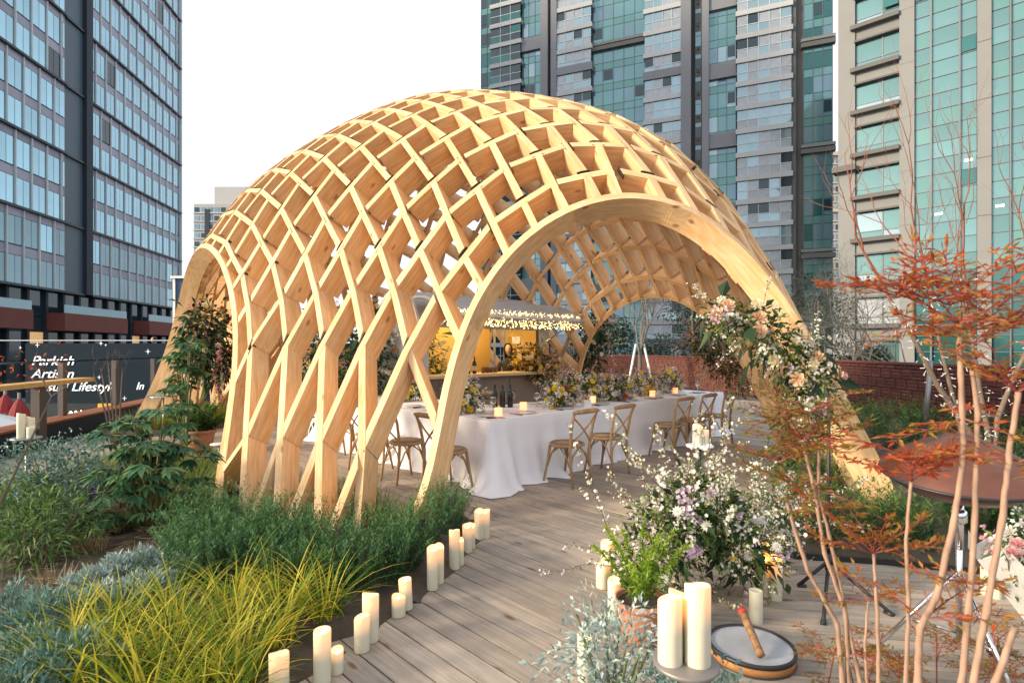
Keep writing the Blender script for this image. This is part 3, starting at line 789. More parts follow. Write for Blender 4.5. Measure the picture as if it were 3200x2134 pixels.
# --- far towers ------------------------------------------------------------
def fartower(name, label, x0, x1, y, zt, mat, storeys, n, dep=14, win=M['g_blue'], step=None):
    t = thing(name, label, 'building', ((x0 + x1) / 2, y + dep / 2, -4.2)); f = Facade(t, (x0, y), (1, 0), (0, -1)); w = x1 - x0
    f.block('wall', 0, w, -4.2, zt, -dep, 0, mat)
    h = 3.1
    for k in range(storeys):
        z = zt - 2.5 - k * h
        f.block('floor_band', -0.2, w + 0.2, z - 1.0, z - 0.6, 0, 0.35, M['band'])
        for i in range(n):
            s = w * (i + 0.15) / n
            f.block('window_pane', s, s + w / n * 0.7, z - 0.5, z + 1.2, 0.003, 0.1, win if (i + k) % 4 else M['g_dark'])
    f.flush(); return t, f
M['palewall'] = mk('pale_render', (0.42, 0.41, 0.41), 0.9, var=0.06, scale=0.1)
M['cream'] = mk('cream_render', (0.46, 0.43, 0.37), 0.9, var=0.06, scale=0.1)
t, f = fartower('residential_tower', 'distant pale grey residential tower with a stepped roof beside the blue office tower', -115.5, -94, 200, 54, M['palewall'], 16, 9)
f.block('roof_block', 7, 20, 54, 60.5, -10, -1, M['palewall']); f.block('dark_bay', 4.2, 6.0, -4.2, 52, 0, 0.4, M['darkwall'])
t, f = fartower('narrow_tower', 'slim cream tower seen through the gap between the two right-hand towers', 103, 112, 180, 65, M['cream'], 19, 4)
f.block('cornice', -0.6, 9.6, 64.4, 65.6, -3, 0.8, M['cream']); f.block('cornice', -0.6, 9.6, 46, 47, 0, 0.8, M['cream'])
# blue clad block behind the left foot of the pavilion
t = thing('blue_clad_block', 'dark blue clad block with white edge trim behind the left arch', 'kiosk', (-9.2, 17, -4.2)); ti = inv(t)
M['bluepan'] = mk('blue_cladding', (0.012, 0.07, 0.14), 0.35, var=0.1, scale=0.6)
p0 = at(403, 640, 16.6); p1 = at(470, 640, 16.6)
mb = MB(); mb.box(((p0.x + p1.x) / 2, 17.6, (p0.z - 4.2) / 2), (p1.x - p0.x, 2, p0.z + 4.2)); obj('panel', mb, M['bluepan'], t, M=ti)
mb = MB(); mb.box((p0.x - 0.03, 16.62, (p0.z - 4.2) / 2), (0.07, 0.12, p0.z + 4.2)); mb.box(((p0.x + p1.x) / 2, 16.6, p0.z + 0.04), (p1.x - p0.x + 0.2, 0.2, 0.07)); obj('trim', mb, M['white'], t, M=ti)

# ---------------------------------------------------------------- dark hoarding with lettering, lower plaza
M['navy'] = mk('navy_hoarding', (0.016, 0.027, 0.038), 0.8, var=0.1, scale=0.5, spec=0.08)
M['letter'] = mk('white_letters', (0.85, 0.85, 0.85), 0.5, var=0.0, rnd=0, emit=(1, 1, 1), es=0.25)
HD = 19.0
hb = thing('lettered_hoarding', 'dark navy hoarding with white slanted lettering and small stars across the lower plaza', 'sign', (-12, HD, -0.3)); hi = inv(hb)
xl = at(58, 800, HD).x; zt = at(0, 788, HD).z; zb = at(0, 926, HD).z
mb = MB(); mb.box(((xl - 4.5) / 2, HD + 0.1, (zt + zb) / 2), (-4.5 - xl, 0.2, zt - zb)); obj('board', mb, M['navy'], hb, M=hi)
mb = MB(); mb.box(((xl - 4.5) / 2, HD + 0.05, zt + 0.1), (-4.5 - xl + 2, 0.04, 0.03)); obj('top_rail', mb, M['fin'], hb, M=hi)
def lettering(txt, x, ybase, cap, depth, parent, pinv_, mat, name='lettering', shear=0.32, bold=0.0, squeeze=1.0, rot=None):
    cu = bpy.data.curves.new(name, 'FONT'); cu.body = txt; cu.shear = shear; cu.offset = bold; cu.extrude = 0.01
    p = at(x, ybase, depth); h = cap * S / 1723 * depth
    cu.size = h / 0.70
    o = bpy.data.objects.new(name, cu); COL.objects.link(o)
    bpy.context.view_layer.update()
    me = bpy.data.meshes.new_from_object(o.evaluated_get(bpy.context.evaluated_depsgraph_get()))
    bpy.data.objects.remove(o); bpy.data.curves.remove(cu)
    me.materials.clear(); me.materials.append(mat)
    m = Matrix.Translation(p + Vector((0, -0.012, 0))) @ Matrix.Rotation(R(90), 4, 'X') @ Matrix.Diagonal((squeeze, 1, 1, 1))
    return obj(name, me, mat, parent, M=pinv_ @ m)
lettering('Parkish', 72, 838, 21, HD, hb, hi, M['letter'], squeeze=1.12)
lettering('Artisan', 72, 867, 20, HD, hb, hi, M['letter'], squeeze=1.16)
lettering('Casual Lifestyle', 71, 897, 20, HD, hb, hi, M['letter'], squeeze=1.1)
lettering('In', 312, 894, 17, HD, hb, hi, M['letter'])
for x, y, r in ((86, 792, 0.09), (232, 788, 0.08), (340, 807, 0.10), (228, 866, 0.08), (286, 914, 0.09), (47, 798, 0.06), (243, 792, 0.05)):
    p = at(x, y, HD); mb = MB(); vs = []
    for k in range(8):
        rr = r if k % 2 == 0 else r * 0.16; vs.append((p.x + rr * math.sin(k * math.pi / 4), HD - 0.013, p.z + rr * math.cos(k * math.pi / 4)))
    mb.add(vs + [(v[0], HD - 0.002, v[2]) for v in vs], [tuple(range(8))[::-1]] + [(k, (k + 1) % 8, 8 + (k + 1) % 8, 8 + k) for k in range(8)])
    obj('star', mb, M['letter'], hb, M=hi)
# shopfront below the hoarding and things on the plaza
sf = thing('shopfront', 'dark shopfront with yellow columns and a row of small round lamps under the lettered hoarding', 'shop', (-12, 20, -4.2)); si = inv(sf)
mb = MB(); mb.box((-12, 20.6, -2.25), (16, 0.3, 3.9)); obj('wall', mb, M['darkwall'], sf, M=si)
M['yellowp'] = mk('glowing_yellow_paint', (0.62, 0.38, 0.03), 0.5, emit=(1, 0.6, 0.05), es=0.15)  # column colour with a faint glow put into it
for x in (224, 245, 266):
    p = at(x, 940, 20); mb = MB(); mb.box((p.x, 20.3, -2.3), (0.3, 0.2, 3.7)); obj('column', mb, M['yellowp'], sf, M=si)
M['bulb'] = emitm('bulb', (1, 0.8, 0.5), 6)
for i in range(11):
    p = at(150 + i * 12, 948 - i * 1.0, 17.5); mb = MB(); mb.lathe([(0.0, -0.045), (0.045, 0), (0.0, 0.045)], 6, Matrix.Translation(p)); obj('lamp', mb, M['bulb'], sf, M=si)
pv = at(18, 970, 15.5)
t = thing('white_canopy', 'pale blue-white canopy down on the plaza at the left edge', 'canopy', (pv.x, 15.5, -4.2)); ti = inv(t)
mb = MB(); mb.lathe([(1.9, -1.15), (1.85, -1.1), (0.9, -0.75), (0.06, -0.45), (0, -0.44)], 8, Matrix.Translation((pv.x - 0.6, 15.5, pv.z + 0.75))); obj('cover', mb, M['white'], t, M=ti)
mb = MB(); mb.tube([(pv.x - 0.6, 15.5, -4.2), (pv.x - 0.6, 15.5, pv.z + 0.2)], 0.05); obj('pole', mb, M['steel'], t, M=ti)
for i, (x, y) in enumerate(((44, 925), (12, 915))):
    p = at(x, y, 16.3)
    t = thing('red_parasol', ('folded red parasol on the plaza beside the white canopy', 'red parasol on the plaza at the left edge, partly cut off')[i], 'parasol', (p.x, 16.3, -4.2)); ti = inv(t)
    mb = MB(); mb.lathe([(0.28, -0.4), (0.22, -0.2), (0.12, 0.0), (0.02, 0.15)], 10, Matrix.Translation(p)); obj('cover', mb, mk('red_cloth', (0.25, 0.02, 0.02), 0.8), t, M=ti)
    mb = MB(); mb.tube([(p.x, 16.3, -4.2), (p.x, 16.3, p.z + 0.3)], 0.04); obj('pole', mb, M['steel'], t, M=ti)

# ---------------------------------------------------------------- glass rail with bench kerb along the left edge of the terrace
def rl(y, z, o=0.0): return Vector((railx(y) + o * 0.98, y + o * 0.2, z))
rail = thing('terrace_railing', 'glass balustrade on a dark kerb with red wooden bench top along the left edge', 'railing', (railx(10), 10, 0)); ri = inv(rail)
mb = MB(); mb.span(rl(3, 0.14, -0.2), rl(22, 0.14, -0.2), 0.46, 0.30); obj('kerb', mb, M['darkwall'], rail, M=ri)
for k in range(3): 
    mb = MB(); mb.span(rl(3, 0.31, -0.02 - 0.15 * k), rl(22, 0.31, -0.02 - 0.15 * k), 0.135, 0.035); obj('bench_slat', mb, M['redwood'], rail, M=ri)
mb = MB(); mb.span(rl(3, 1.335, -0.3), rl(22, 1.335, -0.3), 0.05, 0.03); obj('handrail', mb, M['chrome'], rail, M=ri)
ys = [4.6, 6.5, 8.4, 10.3, 12.2, 14.1, 16, 17.9, 19.8, 21.7]
for y in ys:
    mb = MB(); mb.span(rl(y, 0.33, -0.3), rl(y, 1.32, -0.3), 0.10, 0.10, up=(0, 1, 0)); obj('post', mb, M['postm'], rail, M=ri)
for a, b in zip(ys, ys[1:]):
    mb = MB(); mb.span(rl(a + 0.12, 0.80, -0.3), rl(b - 0.12, 0.80, -0.3), 0.012, 0.86); obj('glass_panel', mb, M['glass'], rail, M=ri)
lg = thing('bar_ledge', 'long pale wooden bar ledge on brown posts in front of the glass railing', 'ledge', (railx(8), 8, 0)); li = inv(lg)
mb = MB(); mb.span(rl(4.4, 1.0, 0.12), rl(10.2, 1.0, 0.12), 0.30, 0.07); obj('plank', mb, M['plank'], lg, M=li)
for y in (5.0, 8.85):
    mb = MB(); mb.span(rl(y, 0.0, 0.14), rl(y, 0.96, 0.14), 0.14, 0.14, up=(0, 1, 0)); obj('post', mb, M['postm'], lg, M=li)

# ---------------------------------------------------------------- brick garden wall on the right
bw = thing('brick_wall', 'red brick garden wall laid in blocks of stacked stretchers with upright bricks between them', 'wall', (8.4, 12, 0)); bi = inv(bw)
M['mortar'] = mk('dark_joint', (0.05, 0.02, 0.016), 0.95, var=0.2)
def wallrun(a, b, zt, close):
    a = Vector((*a, 0)); b = Vector((*b, 0)); d = (b - a).normalized(); n = Vector((-d.y, d.x, 0)); L = (b - a).length
    if n.dot(-a) < 0: n = -n
    mb = MB(); mb.span(a - n * 0.15 + Vector((0, 0, zt / 2)), b - n * 0.15 + Vector((0, 0, zt / 2)), 0.24, zt - 0.04); obj('backing', mb, M['mortar'], bw, M=bi)
    mb = MB(); mb.span(a - n * 0.13 + Vector((0, 0, zt)), b - n * 0.13 + Vector((0, 0, zt)), 0.30, 0.05); obj('coping', mb, M['brick'], bw, M=bi)
    bl = 0.30; ub = 0.065; out = []
    z = 0.02; row = 0
    while z < zt - 0.08:
        s = -(row % 2) * (bl + ub) * 0.5
        while s < L:
            for k in range(3):
                s0, s1 = max(s, 0), min(s + bl, L)
                if s1 - s0 > 0.06 and z + k * 0.072 < zt - 0.06: out.append((s0, s1 - 0.01, z + k * 0.072, z + k * 0.072 + 0.058, 0.0))
            s0 = s + bl
            if 0 < s0 < L - ub: out.append((s0, s0 + ub - 0.012, z, min(z + 0.206, zt - 0.04), 0.012))
            s += bl + ub
        z += 0.222; row += 1
    for s0, s1, z0, z1, o in out:
        c = a + d * ((s0 + s1) / 2) + n * (-0.03 + o); bricks.append(((c - Vector((0, 0, 0))).length, c + Vector((0, 0, (z0 + z1) / 2)), d, n, s1 - s0, z1 - z0, random.uniform(-0.006, 0.006)))
bricks = []
wallrun((8.25, 6.4), (8.75, 15.0), 1.24, True)
wallrun((8.75, 15.0), (5.9, 26.0), 1.24, False)
wallrun((5.9, 26.0), (0.5, 27.0), 1.24, False)
bricks = [b for b in bricks if b[1].x / b[1].y < 1.0]
bricks.sort(key=lambda t: -(t[4] * t[5]) * (abs((t[1].normalized()).dot(t[3]))) / t[0] ** 2)
far = MB(); cache = {}
for i, (dd, c, d, n, w, h, j) in enumerate(bricks):
    Mx = Matrix((d, Vector((0, 0, 1)), d.cross(Vector((0, 0, 1))))).transposed().to_4x4(); Mx.translation = c + n * j
    key = (round(w, 2), round(h, 2))
    if i < 296:
        if key not in cache:
            q = MB(); q.box((0, 0, 0), (key[0], key[1], 0.06), taper=0.97); cache[key] = q.mesh('brick'); cache[key].materials.append(M['brick'])
        o = obj('brick', cache[key], None, bw, M=bi @ Mx)
    else:
        q = MB(); q.box((0, 0, 0), (w, h, 0.06)); far.add([bi @ Mx @ Vector(v) for v in q.v[0]], q.f)
obj('far_bricks', far, M['brick'], bw, kind='stuff')
# ---------------------------------------------------------------- L-shaped dining table under linen, chairs, settings
K = (-0.24, 6.17)
ORD = ['nearest', 'second', 'third', 'fourth', 'fifth', 'sixth', 'seventh', 'eighth', 'ninth', 'tenth', 'eleventh', 'twelfth']
def T(u, v, z=0.762): return uvp(K, u, v, z)
Lp = [(0, 0), (5.8, 0), (5.8, 1.15), (1.15, 1.15), (1.15, 4.6), (0, 4.6)]
def cloth_mesh():
    per = []; outs = []
    n = len(Lp)
    for i in range(n):
        a = Vector(Lp[i]); b = Vector(Lp[(i + 1) % n]); d = (b - a); L = d.length; d.normalize(); o = Vector((d.y, -d.x))
        k = max(4, int(L / 0.045))
        pa = Vector(Lp[i - 1]); dp = (a - pa).normalized(); op = Vector((dp.y, -dp.x))
        for j in range(k):
            t = j / k; p = a + d * (L * t); w = o
            c0 = max(0, 1 - (t * L) / 0.07); c1 = max(0, 1 - ((1 - t) * L) / 0.07)
            nb = Vector(Lp[(i + 2) % n]); dn = (nb - b).normalized(); on = Vector((dn.y, -dn.x))
            w = (o + op * c0 * 0.9 + on * c1 * 0.9)
            per.append((p, w.normalized(), i, t * L, (1 - t) * L))
    H_ = 12; vs = []; fs = []; N = len(per); s = 0
    for r in range(H_ + 1):
        h = r / H_
        for i, (p, w, e, da, db) in enumerate(per):
            ph = i * 0.045
            f = 0.012 + 0.055 * h * (0.25 + 0.75 * h) * (1 + math.sin(ph * 9.5 + 1.5 * math.sin(ph * 1.7)) * 0.8 + (abs(math.sin(ph * 14 + 1.3)) - .5) * 0.9 * math.sin(ph * 2.1))
            dk = min(da if e == 0 else 99, db if e == len(Lp) - 1 else 99)      # distance from the near corner
            f += 0.30 * h ** 1.7 * math.exp(-(dk / 0.09) ** 2) + 0.10 * h * math.exp(-((dk - .2) / .07) ** 2)
            if e == 0: f += 0.26 * h ** 1.5 * math.exp(-((da - 1.0) / 0.09) ** 2) + 0.10 * h ** 1.6 * math.exp(-((da - 0.45) / 0.30) ** 2) - 0.02 * h * math.exp(-((da - 0.78) / 0.1) ** 2)
            if e == 0: f += 0.16 * h ** 1.8 * math.exp(-(db / 0.2) ** 2)
            if e == len(Lp) - 1: f += 0.08 * h * math.exp(-((db - 0.35) / 0.12) ** 2)
            q = p + w * (f if r else 0.0)
            z = 0.762 * (1 - h) + 0.012 * h
            if r == 0: z = 0.762
            elif r == 1: z = 0.74; 
            if r == H_: q = q + w * (0.06 + 0.03 * math.sin(ph * 13)); z = 0.008
            v = uvp(K, q.x, q.y, z); vs.append(v)
    for r in range(H_):
        for i in range(N): fs.append((r * N + i, r * N + (i + 1) % N, (r + 1) * N + (i + 1) % N, (r + 1) * N + i))
    fs = [f[::-1] for f in fs]
    # top in two rectangles sharing the skirt's first ring height
    mb = MB(); mb.add(vs, fs)
    mb.add([uvp(K, u, v, 0.7625) for u, v in Lp], [(0, 1, 2, 3), (0, 3, 4, 5)])
    return mb
me = cloth_mesh().mesh('tablecloth', False)
me.polygons.foreach_set('use_smooth', [len(p.vertices) == 4 and i < len(me.polygons) - 2 for i, p in enumerate(me.polygons)])
tag(obj('tablecloth', me, M['cloth']), 'white floor-length linen cloth draped over the long L-shaped dining table', 'tablecloth')

def arcpts(a, b, sag, n=7):
    a = Vector(a); b = Vector(b); return [a.lerp(b, i / (n - 1)) + Vector(sag) * (4 * (i / (n - 1)) * (1 - i / (n - 1))) for i in range(n)]
def make_chair():
    t = thing('crossback_chair', 'x', 'chair')
    mb = MB(); mb.lathe([(0, 0.435), (0.19, 0.435), (0.212, 0.445), (0.214, 0.462), (0.20, 0.472), (0, 0.474)], 20, Matrix.Diagonal((1, 0.98, 1, 1))); obj('seat', mb, M['chair'], t, True)
    mb = MB(); mb.lathe([(0.0, 0.474), (0.175, 0.476), (0.185, 0.481), (0.0, 0.484)], 18); obj('seat_pad', mb, M['rattan'], t, True)
    for s in (-1, 1):
        mb = MB(); mb.tube([(s * .175, -.235, 0), (s * .172, -.205, .25), (s * .175, -.195, .46), (s * .19, -.235, .7), (s * .205, -.29, .87)], [.014, .017, .018, .017, .015], 8); obj('back_post', mb, M['chair'], t, True)
        mb = MB(); mb.tube([(s * .19, .20, 0), (s * .168, .15, .25), (s * .155, .125, .44)], [.013, .017, .019], 8); obj('leg', mb, M['chair'], t, True)
        mb = MB(); mb.tube(arcpts((s * -.17, -.20, .50), (s * .195, -.262, .80), (0, -.028, 0)), .0105, 7); obj('cross_slat', mb, M['chair'], t, True)
        mb = MB(); mb.tube([(s * .172, -.2, .2), (s * .165, -.12, .36), (s * .15, -.03, .43)], .009, 6); mb.tube([(s * .172, .15, .2), (s * .16, .09, .36), (s * .15, .0, .43)], .009, 6)
        obj('side_brace', mb, M['chair'], t, True)
    for y, yy in ((-.2, -.19), (.155, .13)):
        mb = MB(); mb.tube([(-.165, y, .2), (-.12, yy, .35), (-.02, yy, .43)], .009, 6); mb.tube([(.165, y, .2), (.12, yy, .35), (.02, yy, .43)], .009, 6); obj('bent_brace', mb, M['chair'], t, True)
    mb = MB(); pts = arcpts((-.225, -.285, .855), (.225, -.285, .855), (0, -.05, .012), 11); mb.tube(pts, [.018, .024, .027, .028, .028, .028, .028, .028, .027, .024, .018], 8); obj('top_rail', mb, M['chair'], t, True)
    return t
M['rattan'] = mk('seat_pad', (0.36, 0.25, 0.16), 0.8, var=0.1, scale=30)
ch0 = make_chair(); first = True
def chair(x, y, rz, label):
    global first
    c = ch0 if first else copy_tree(ch0); first = False
    c.location = (x, y, 0.002); c.rotation_euler = (0, 0, R(rz)); c['label'] = label; c['group'] = 'crossback chairs around the table'
for (u, v), rz, lab in [((.82, -.42), 44, 'crossback chair first right of the tablecloth corner, back to the deck'), ((1.58, -.42), 46, 'crossback chair second right of the tablecloth corner, beside the first'),
        ((3.1, -.42), 42, 'crossback chair behind the flowering twigs, third along the right side'), ((3.86, -.40), 44, 'crossback chair fourth along the right side of the table'), ((4.65, -.38), 46, 'crossback chair farthest along the right side, by the arch leg'),
        ((-.42, .22), -45, 'crossback chair just right of the front arch leg, facing the near cloth corner'), ((-.44, 1.02), -47, 'crossback chair behind the lattice leg, next to the one beside the arch'), ((-.42, 1.85), -44, 'crossback chair behind the middle of the lattice leg'), ((-.42, 2.75), -45, 'crossback chair behind the left part of the lattice leg'),
        ((1.62, 1.6), 224, 'crossback chair on the far side of the table near the bottles'), ((3.3, 1.6), 222, 'crossback chair on the far side of the table behind the flowers')]:
    p = uvp(K, u, v); chair(p.x, p.y, rz, lab)

# table settings -------------------------------------------------------------
pl_ = MB(); pl_.lathe([(0, 0.0), (0.075, 0.0), (0.13, 0.016), (0.132, 0.019), (0.08, 0.006), (0, 0.005)], 24); plate_me = pl_.mesh('plate', True); plate_me.materials.append(M['ceramic'])
bo_ = MB(); bo_.lathe([(0, 0.0), (0.035, 0.0), (0.07, 0.035), (0.075, 0.05), (0.07, 0.048), (0.033, 0.008), (0, 0.006)], 18); bowl_me = bo_.mesh('bowl', True); bowl_me.materials.append(M['ceramic'])
wg = MB(); wg.lathe([(0, 0), (0.036, 0.0), (0.034, 0.004), (0.006, 0.01), (0.0045, 0.05), (0.006, 0.095), (0.03, 0.115), (0.043, 0.15), (0.041, 0.19), (0.035, 0.215), (0.033, 0.215), (0.038, 0.19), (0.0405, 0.15), (0.027, 0.117), (0.0, 0.10)], 16); glass_me = wg.mesh('wine_glass', True); glass_me.materials.append(M['wineglass'])
M['knife'] = mk('dark_cutlery', (0.03, 0.028, 0.03), 0.3, 0.7)
kn = MB(); kn.span((-.11, 0, .004), (.0, 0, .004), .016, .008); kn.span((.0, 0, .003), (.11, 0, .002), .02, .003); knife_me = kn.mesh('knife'); knife_me.materials.append(M['knife'])
M['peach'] = mk('peach_candle_glass', (0.85, 0.55, 0.42), 0.25, var=0.05, emit=(1.0, 0.30, 0.10), es=0.75)
M['waxin'] = mk('candle_in_glass', (0.9, 0.75, 0.6), 0.5, emit=(1, 0.5, 0.2), es=0.7)
M['flame'] = emitm('flame', (1.0, 0.62, 0.22), 20)
vo_ = MB(); vo_.lathe([(0, 0), (0.045, 0), (0.047, 0.01), (0.047, 0.10), (0.043, 0.10), (0.042, 0.012), (0, 0.01)], 16); votive_me = vo_.mesh('candle_glass', True); votive_me.materials.append(M['peach'])
vw_ = MB(); vw_.lathe([(0, 0.012), (0.035, 0.012), (0.035, 0.06), (0, 0.055)], 12); vw_me = vw_.mesh('candle', True); vw_me.materials.append(M['waxin'])
fl_ = MB(); fl_.lathe([(0, 0), (0.004, 0.005), (0.0035, 0.012), (0, 0.024)], 6); flame_me = fl_.mesh('flame', True); flame_me.materials.append(M['flame'])
def place(me, name, p, rz, lab, cat, group=None):
    o = bpy.data.objects.new(name, me); COL.objects.link(o); o.location = p; o.rotation_euler = (0, 0, R(rz)); tag(o, lab, cat, group); return o
right_u = [.8, 1.55, 2.35, 3.08, 3.83, 4.6, 5.3]
for i, u in enumerate(right_u):
    place(plate_me, 'plate', T(u, .22), 0, f'white plate {ORD[i]} along the right-hand table edge from the near corner', 'plate', 'plates on the table')
    place(knife_me, 'knife', T(u - .2, .2, .766), 134, f'dark knife beside the {ORD[i]} plate of the right-hand table edge', 'knife', 'knives on the table')
for i, v in enumerate([.34, 1.05, 1.85, 2.7]):
    place(plate_me, 'plate', T(.22, v), 0, f'white plate {ORD[i]} along the left-hand table edge behind the lattice leg', 'plate', 'plates on the table')
    place(knife_me, 'knife', T(.2, v - .2, .766), 46, f'dark knife beside the {ORD[i]} plate of the left-hand table edge', 'knife', 'knives on the table')
place(knife_me, 'knife', T(.17, .10, .768), 10, 'dark knife lying alone at the very corner of the cloth', 'knife', 'knives on the table')
for i, u in enumerate([1.7, 2.5, 3.3, 4.2]):
    place(plate_me, 'plate', T(u, .95), 0, f'white plate {ORD[i]} along the far table edge', 'plate', 'plates on the table')
gl_pos = [(.42, .62), (.52, .53), (1.12, .98), (1.22, .90), (1.42, .62), (1.52, .55), (2.15, .40), (3.55, .45), (4.4, .42), (5.35, .55), (5.5, .35)]
for i, (u, v) in enumerate(gl_pos):
    place(glass_me, 'wine_glass', T(u, v), 0, f'clear stemmed wine glass, {ORD[min(i, 11)]} from the near table corner', 'glass', 'wine glasses on the table')
for i, (u, v) in enumerate([(.36, .26), (1.05, .52), (2.05, .62), (2.45, .45), (3.55, .62), (4.05, .42), (4.95, .5), (.62, 2.0)]):
    t = thing('candle_glass', ('glowing peach candle glass at the near table corner' if i == 0 else 'glowing peach candle glass on the table behind the lattice leg' if i == 7 else f'glowing peach candle glass, {ORD[i]} along the table centre'), 'candle', T(u, v), 0, 'candle glasses on the table')
    for n_, m_, dz in (('glass', votive_me, 0), ('wax', vw_me, 0), ('flame', flame_me, .058)):
        o = bpy.data.objects.new(n_, m_); COL.objects.link(o); o.parent = t; o.location.z = dz
t = thing('white_vase', 'small square white vase beside the pink flower arrangement', 'vase', T(1.95, .16)); mb = MB(); mb.box((0, 0, .05), (.1, .1, .1)); obj('body', mb, M['ceramic'], t)
M['capsule'] = mk('red_capsule', (0.4, 0.03, 0.03), 0.4)
M['label'] = mk('paper_label', (0.6, 0.5, 0.36), 0.7, var=0.1, scale=20)
def bottle(p, lab, capsule, label_=False):
    t = thing('wine_bottle', lab, 'bottle', p)
    mb = MB(); mb.lathe([(0, 0), (.036, 0), (.038, .01), (.038, .18), (.034, .205), (.016, .235), (.0145, .30), (.016, .302), (.016, .312), (0, .312)], 14); obj('glass', mb, M['bottle'], t, True)
    mb = MB(); mb.lathe([(.0155, .25), (.0155, .302), (.017, .303), (.017, .3135), (0, .3136)], 12); obj('capsule', mb, capsule, t, True)
    if label_: mb = MB(); mb.lathe([(.0386, .05), (.0386, .14)], 14); obj('label', mb, M['label'], t, True)
for i, (u, v) in enumerate([(.98, 1.0), (1.06, .93), (1.14, .86)]):
    bottle(T(u, v), ['left dark wine bottle of the three on the table', 'middle dark wine bottle of the three on the table', 'right dark wine bottle of the three on the table'][i], M['black'])

# ---------------------------------------------------------------- bar trailer
TL = (-1.56, 9.19)
bt = thing('bar_trailer', 'grey rounded bar trailer with raised awning, warm lit inside and hung with fairy lights', 'bar trailer', uvp(TL, 1.6, .9)); bti = inv(bt)
def tr(s, o, z): return uvp(TL, s, o, z)
M['trailer'] = mk('trailer_paint', (0.42, 0.43, 0.44), 0.4, 0.2, var=0.06)
M['tpanel'] = mk('trailer_front', (0.22, 0.18, 0.15), 0.5, var=0.08)
M['amber'] = mk('amber_wall', (0.50, 0.31, 0.085), 0.7, var=0.06)
M['counter'] = mk('pale_counter', (0.62, 0.46, 0.26), 0.5, var=0.06)
LEN = 3.25; WID = 1.35
prof = [(0, 0.38), (0, 1.85)] + [(WID / 2 - WID / 2 * math.cos(a), 1.85 + .75 * math.sin(a)) for a in np.linspace(0.12, math.pi - .12, 13)] + [(WID, 1.85), (WID, 0.38)]
mb = MB(); vs = []; rp_ = prof[3:-3]
for s in (0.0, LEN): vs += [tr(s, o, z) for o, z in rp_]
n = len(rp_)
mb.add(vs, [(i, i + 1, n + i + 1, n + i) for i in range(n - 1)]); n = len(prof); obj('roof', mb, M['trailer'], bt, True, M=bti)
mb = MB()                                                           # rim bands at both ends
for s in (0.0, LEN):
    for a, b in zip(prof[1:-1], prof[2:-1]): mb.span(tr(s, *a), tr(s, *b), .05, .05)
obj('rim', mb, M['white'], bt, M=bti)
mb = MB(); mb.add([tr(0, o, z) for o, z in prof], [tuple(range(n))]); mb.add([tr(.03, o, z) for o, z in prof], [tuple(range(n))[::-1]]); obj('end_wall', mb, M['trailer'], bt, M=bti)
mb = MB(); mb.add([tr(LEN, o, z) for o, z in [(0, .38), (.35, .38), (.35, 2.35), (0, 1.85)]], [(0, 1, 2, 3)]); mb.add([tr(LEN, o, z) for o, z in [(1.05, .38), (WID, .38), (WID, 1.85), (1.05, 2.35)]], [(0, 1, 2, 3)])
mb.add([tr(LEN, o, z) for o, z in [(.35, .38), (1.05, .38), (1.05, 1.12), (.35, 1.12)]], [(0, 1, 2, 3)])
top = [(o, z) for o, z in prof if z > 1.9 and (.3 < o < 1.1)]; mb.add([tr(LEN, o, z) for o, z in [(.35, 2.0), (1.05, 2.0)] + top[::-1]], [tuple(range(2 + len(top)))]); obj('end_wall', mb, M['trailer'], bt, M=bti)
mb = MB(); mb.span(tr(0, .03, .72), tr(LEN, .03, .72), .06, .68); obj('front_panel', mb, M['tpanel'], bt, M=bti)
for s in (0.8, 1.65, 2.5): mb = MB(); mb.span(tr(s - .38, -.005, .74), tr(s + .38, -.005, .74), .012, .5); obj('panel', mb, M['tpanel'], bt, M=bti)
mb = MB(); mb.span(tr(.02, .08, 2.05), tr(LEN - .02, .08, 2.05), .08, .22); obj('header', mb, M['trailer'], bt, M=bti)
for s in (.12, LEN - .1): mb = MB(); mb.span(tr(s, .05, 1.06), tr(s, .05, 1.96), .2, .1, up=(0, 1, 0)); obj('door_post', mb, M['trailer'], bt, M=bti)
mb = MB(); mb.span(tr(-.02, .02, 1.09), tr(LEN + .02, .02, 1.09), .52, .05); obj('counter', mb, M['counter'], bt, M=bti)
mb = MB(); mb.span(tr(0, WID - .05, 1.2), tr(2.75, WID - .05, 1.2), .05, 1.6); mb.span(tr(2.75, WID - .05, .75), tr(LEN, WID - .05, .75), .05, .7); mb.span(tr(LEN - .06, .3, 1.2), tr(LEN - .06, WID - .05, 1.2), .04, 1.6); obj('back_wall', mb, M['amber'], bt, M=bti)
mb = MB(); mb.span(tr(2.87, WID - .09, 1.1), tr(2.87, WID - .09, 2.0), .05, .07, up=(0, 1, 0)); mb.span(tr(3.17, WID - .09, 1.1), tr(3.17, WID - .09, 2.0), .05, .07, up=(0, 1, 0)); obj('window_frame', mb, M['steel'], bt, M=bti)
mb = MB(); mb.span(tr(LEN - .09, .75, 1.75), tr(LEN - .09, 1.0, 1.75), .01, .16); obj('notice', mb, M['white'], bt, M=bti)
mb = MB(); mb.span(tr(0, WID / 2, .38), tr(LEN, WID / 2, .38), WID, .08); obj('floor', mb, M['tpanel'], bt, M=bti)
for s in (.8, 2.5):
    for o in (.1, WID - .1):
        mb = MB(); m_ = Matrix.Translation(tr(s, o, .26)) @ Matrix.Rotation(R(45.7 - 90), 4, 'Z') @ Matrix.Rotation(R(90), 4, 'Y'); mb.lathe([(0, -.09), (.24, -.09), (.26, -.06), (.26, .06), (.24, .09), (0, .09)], 16, m_); obj('wheel', mb, M['black'], bt, True, M=bti)
aw = MB(); rows = []
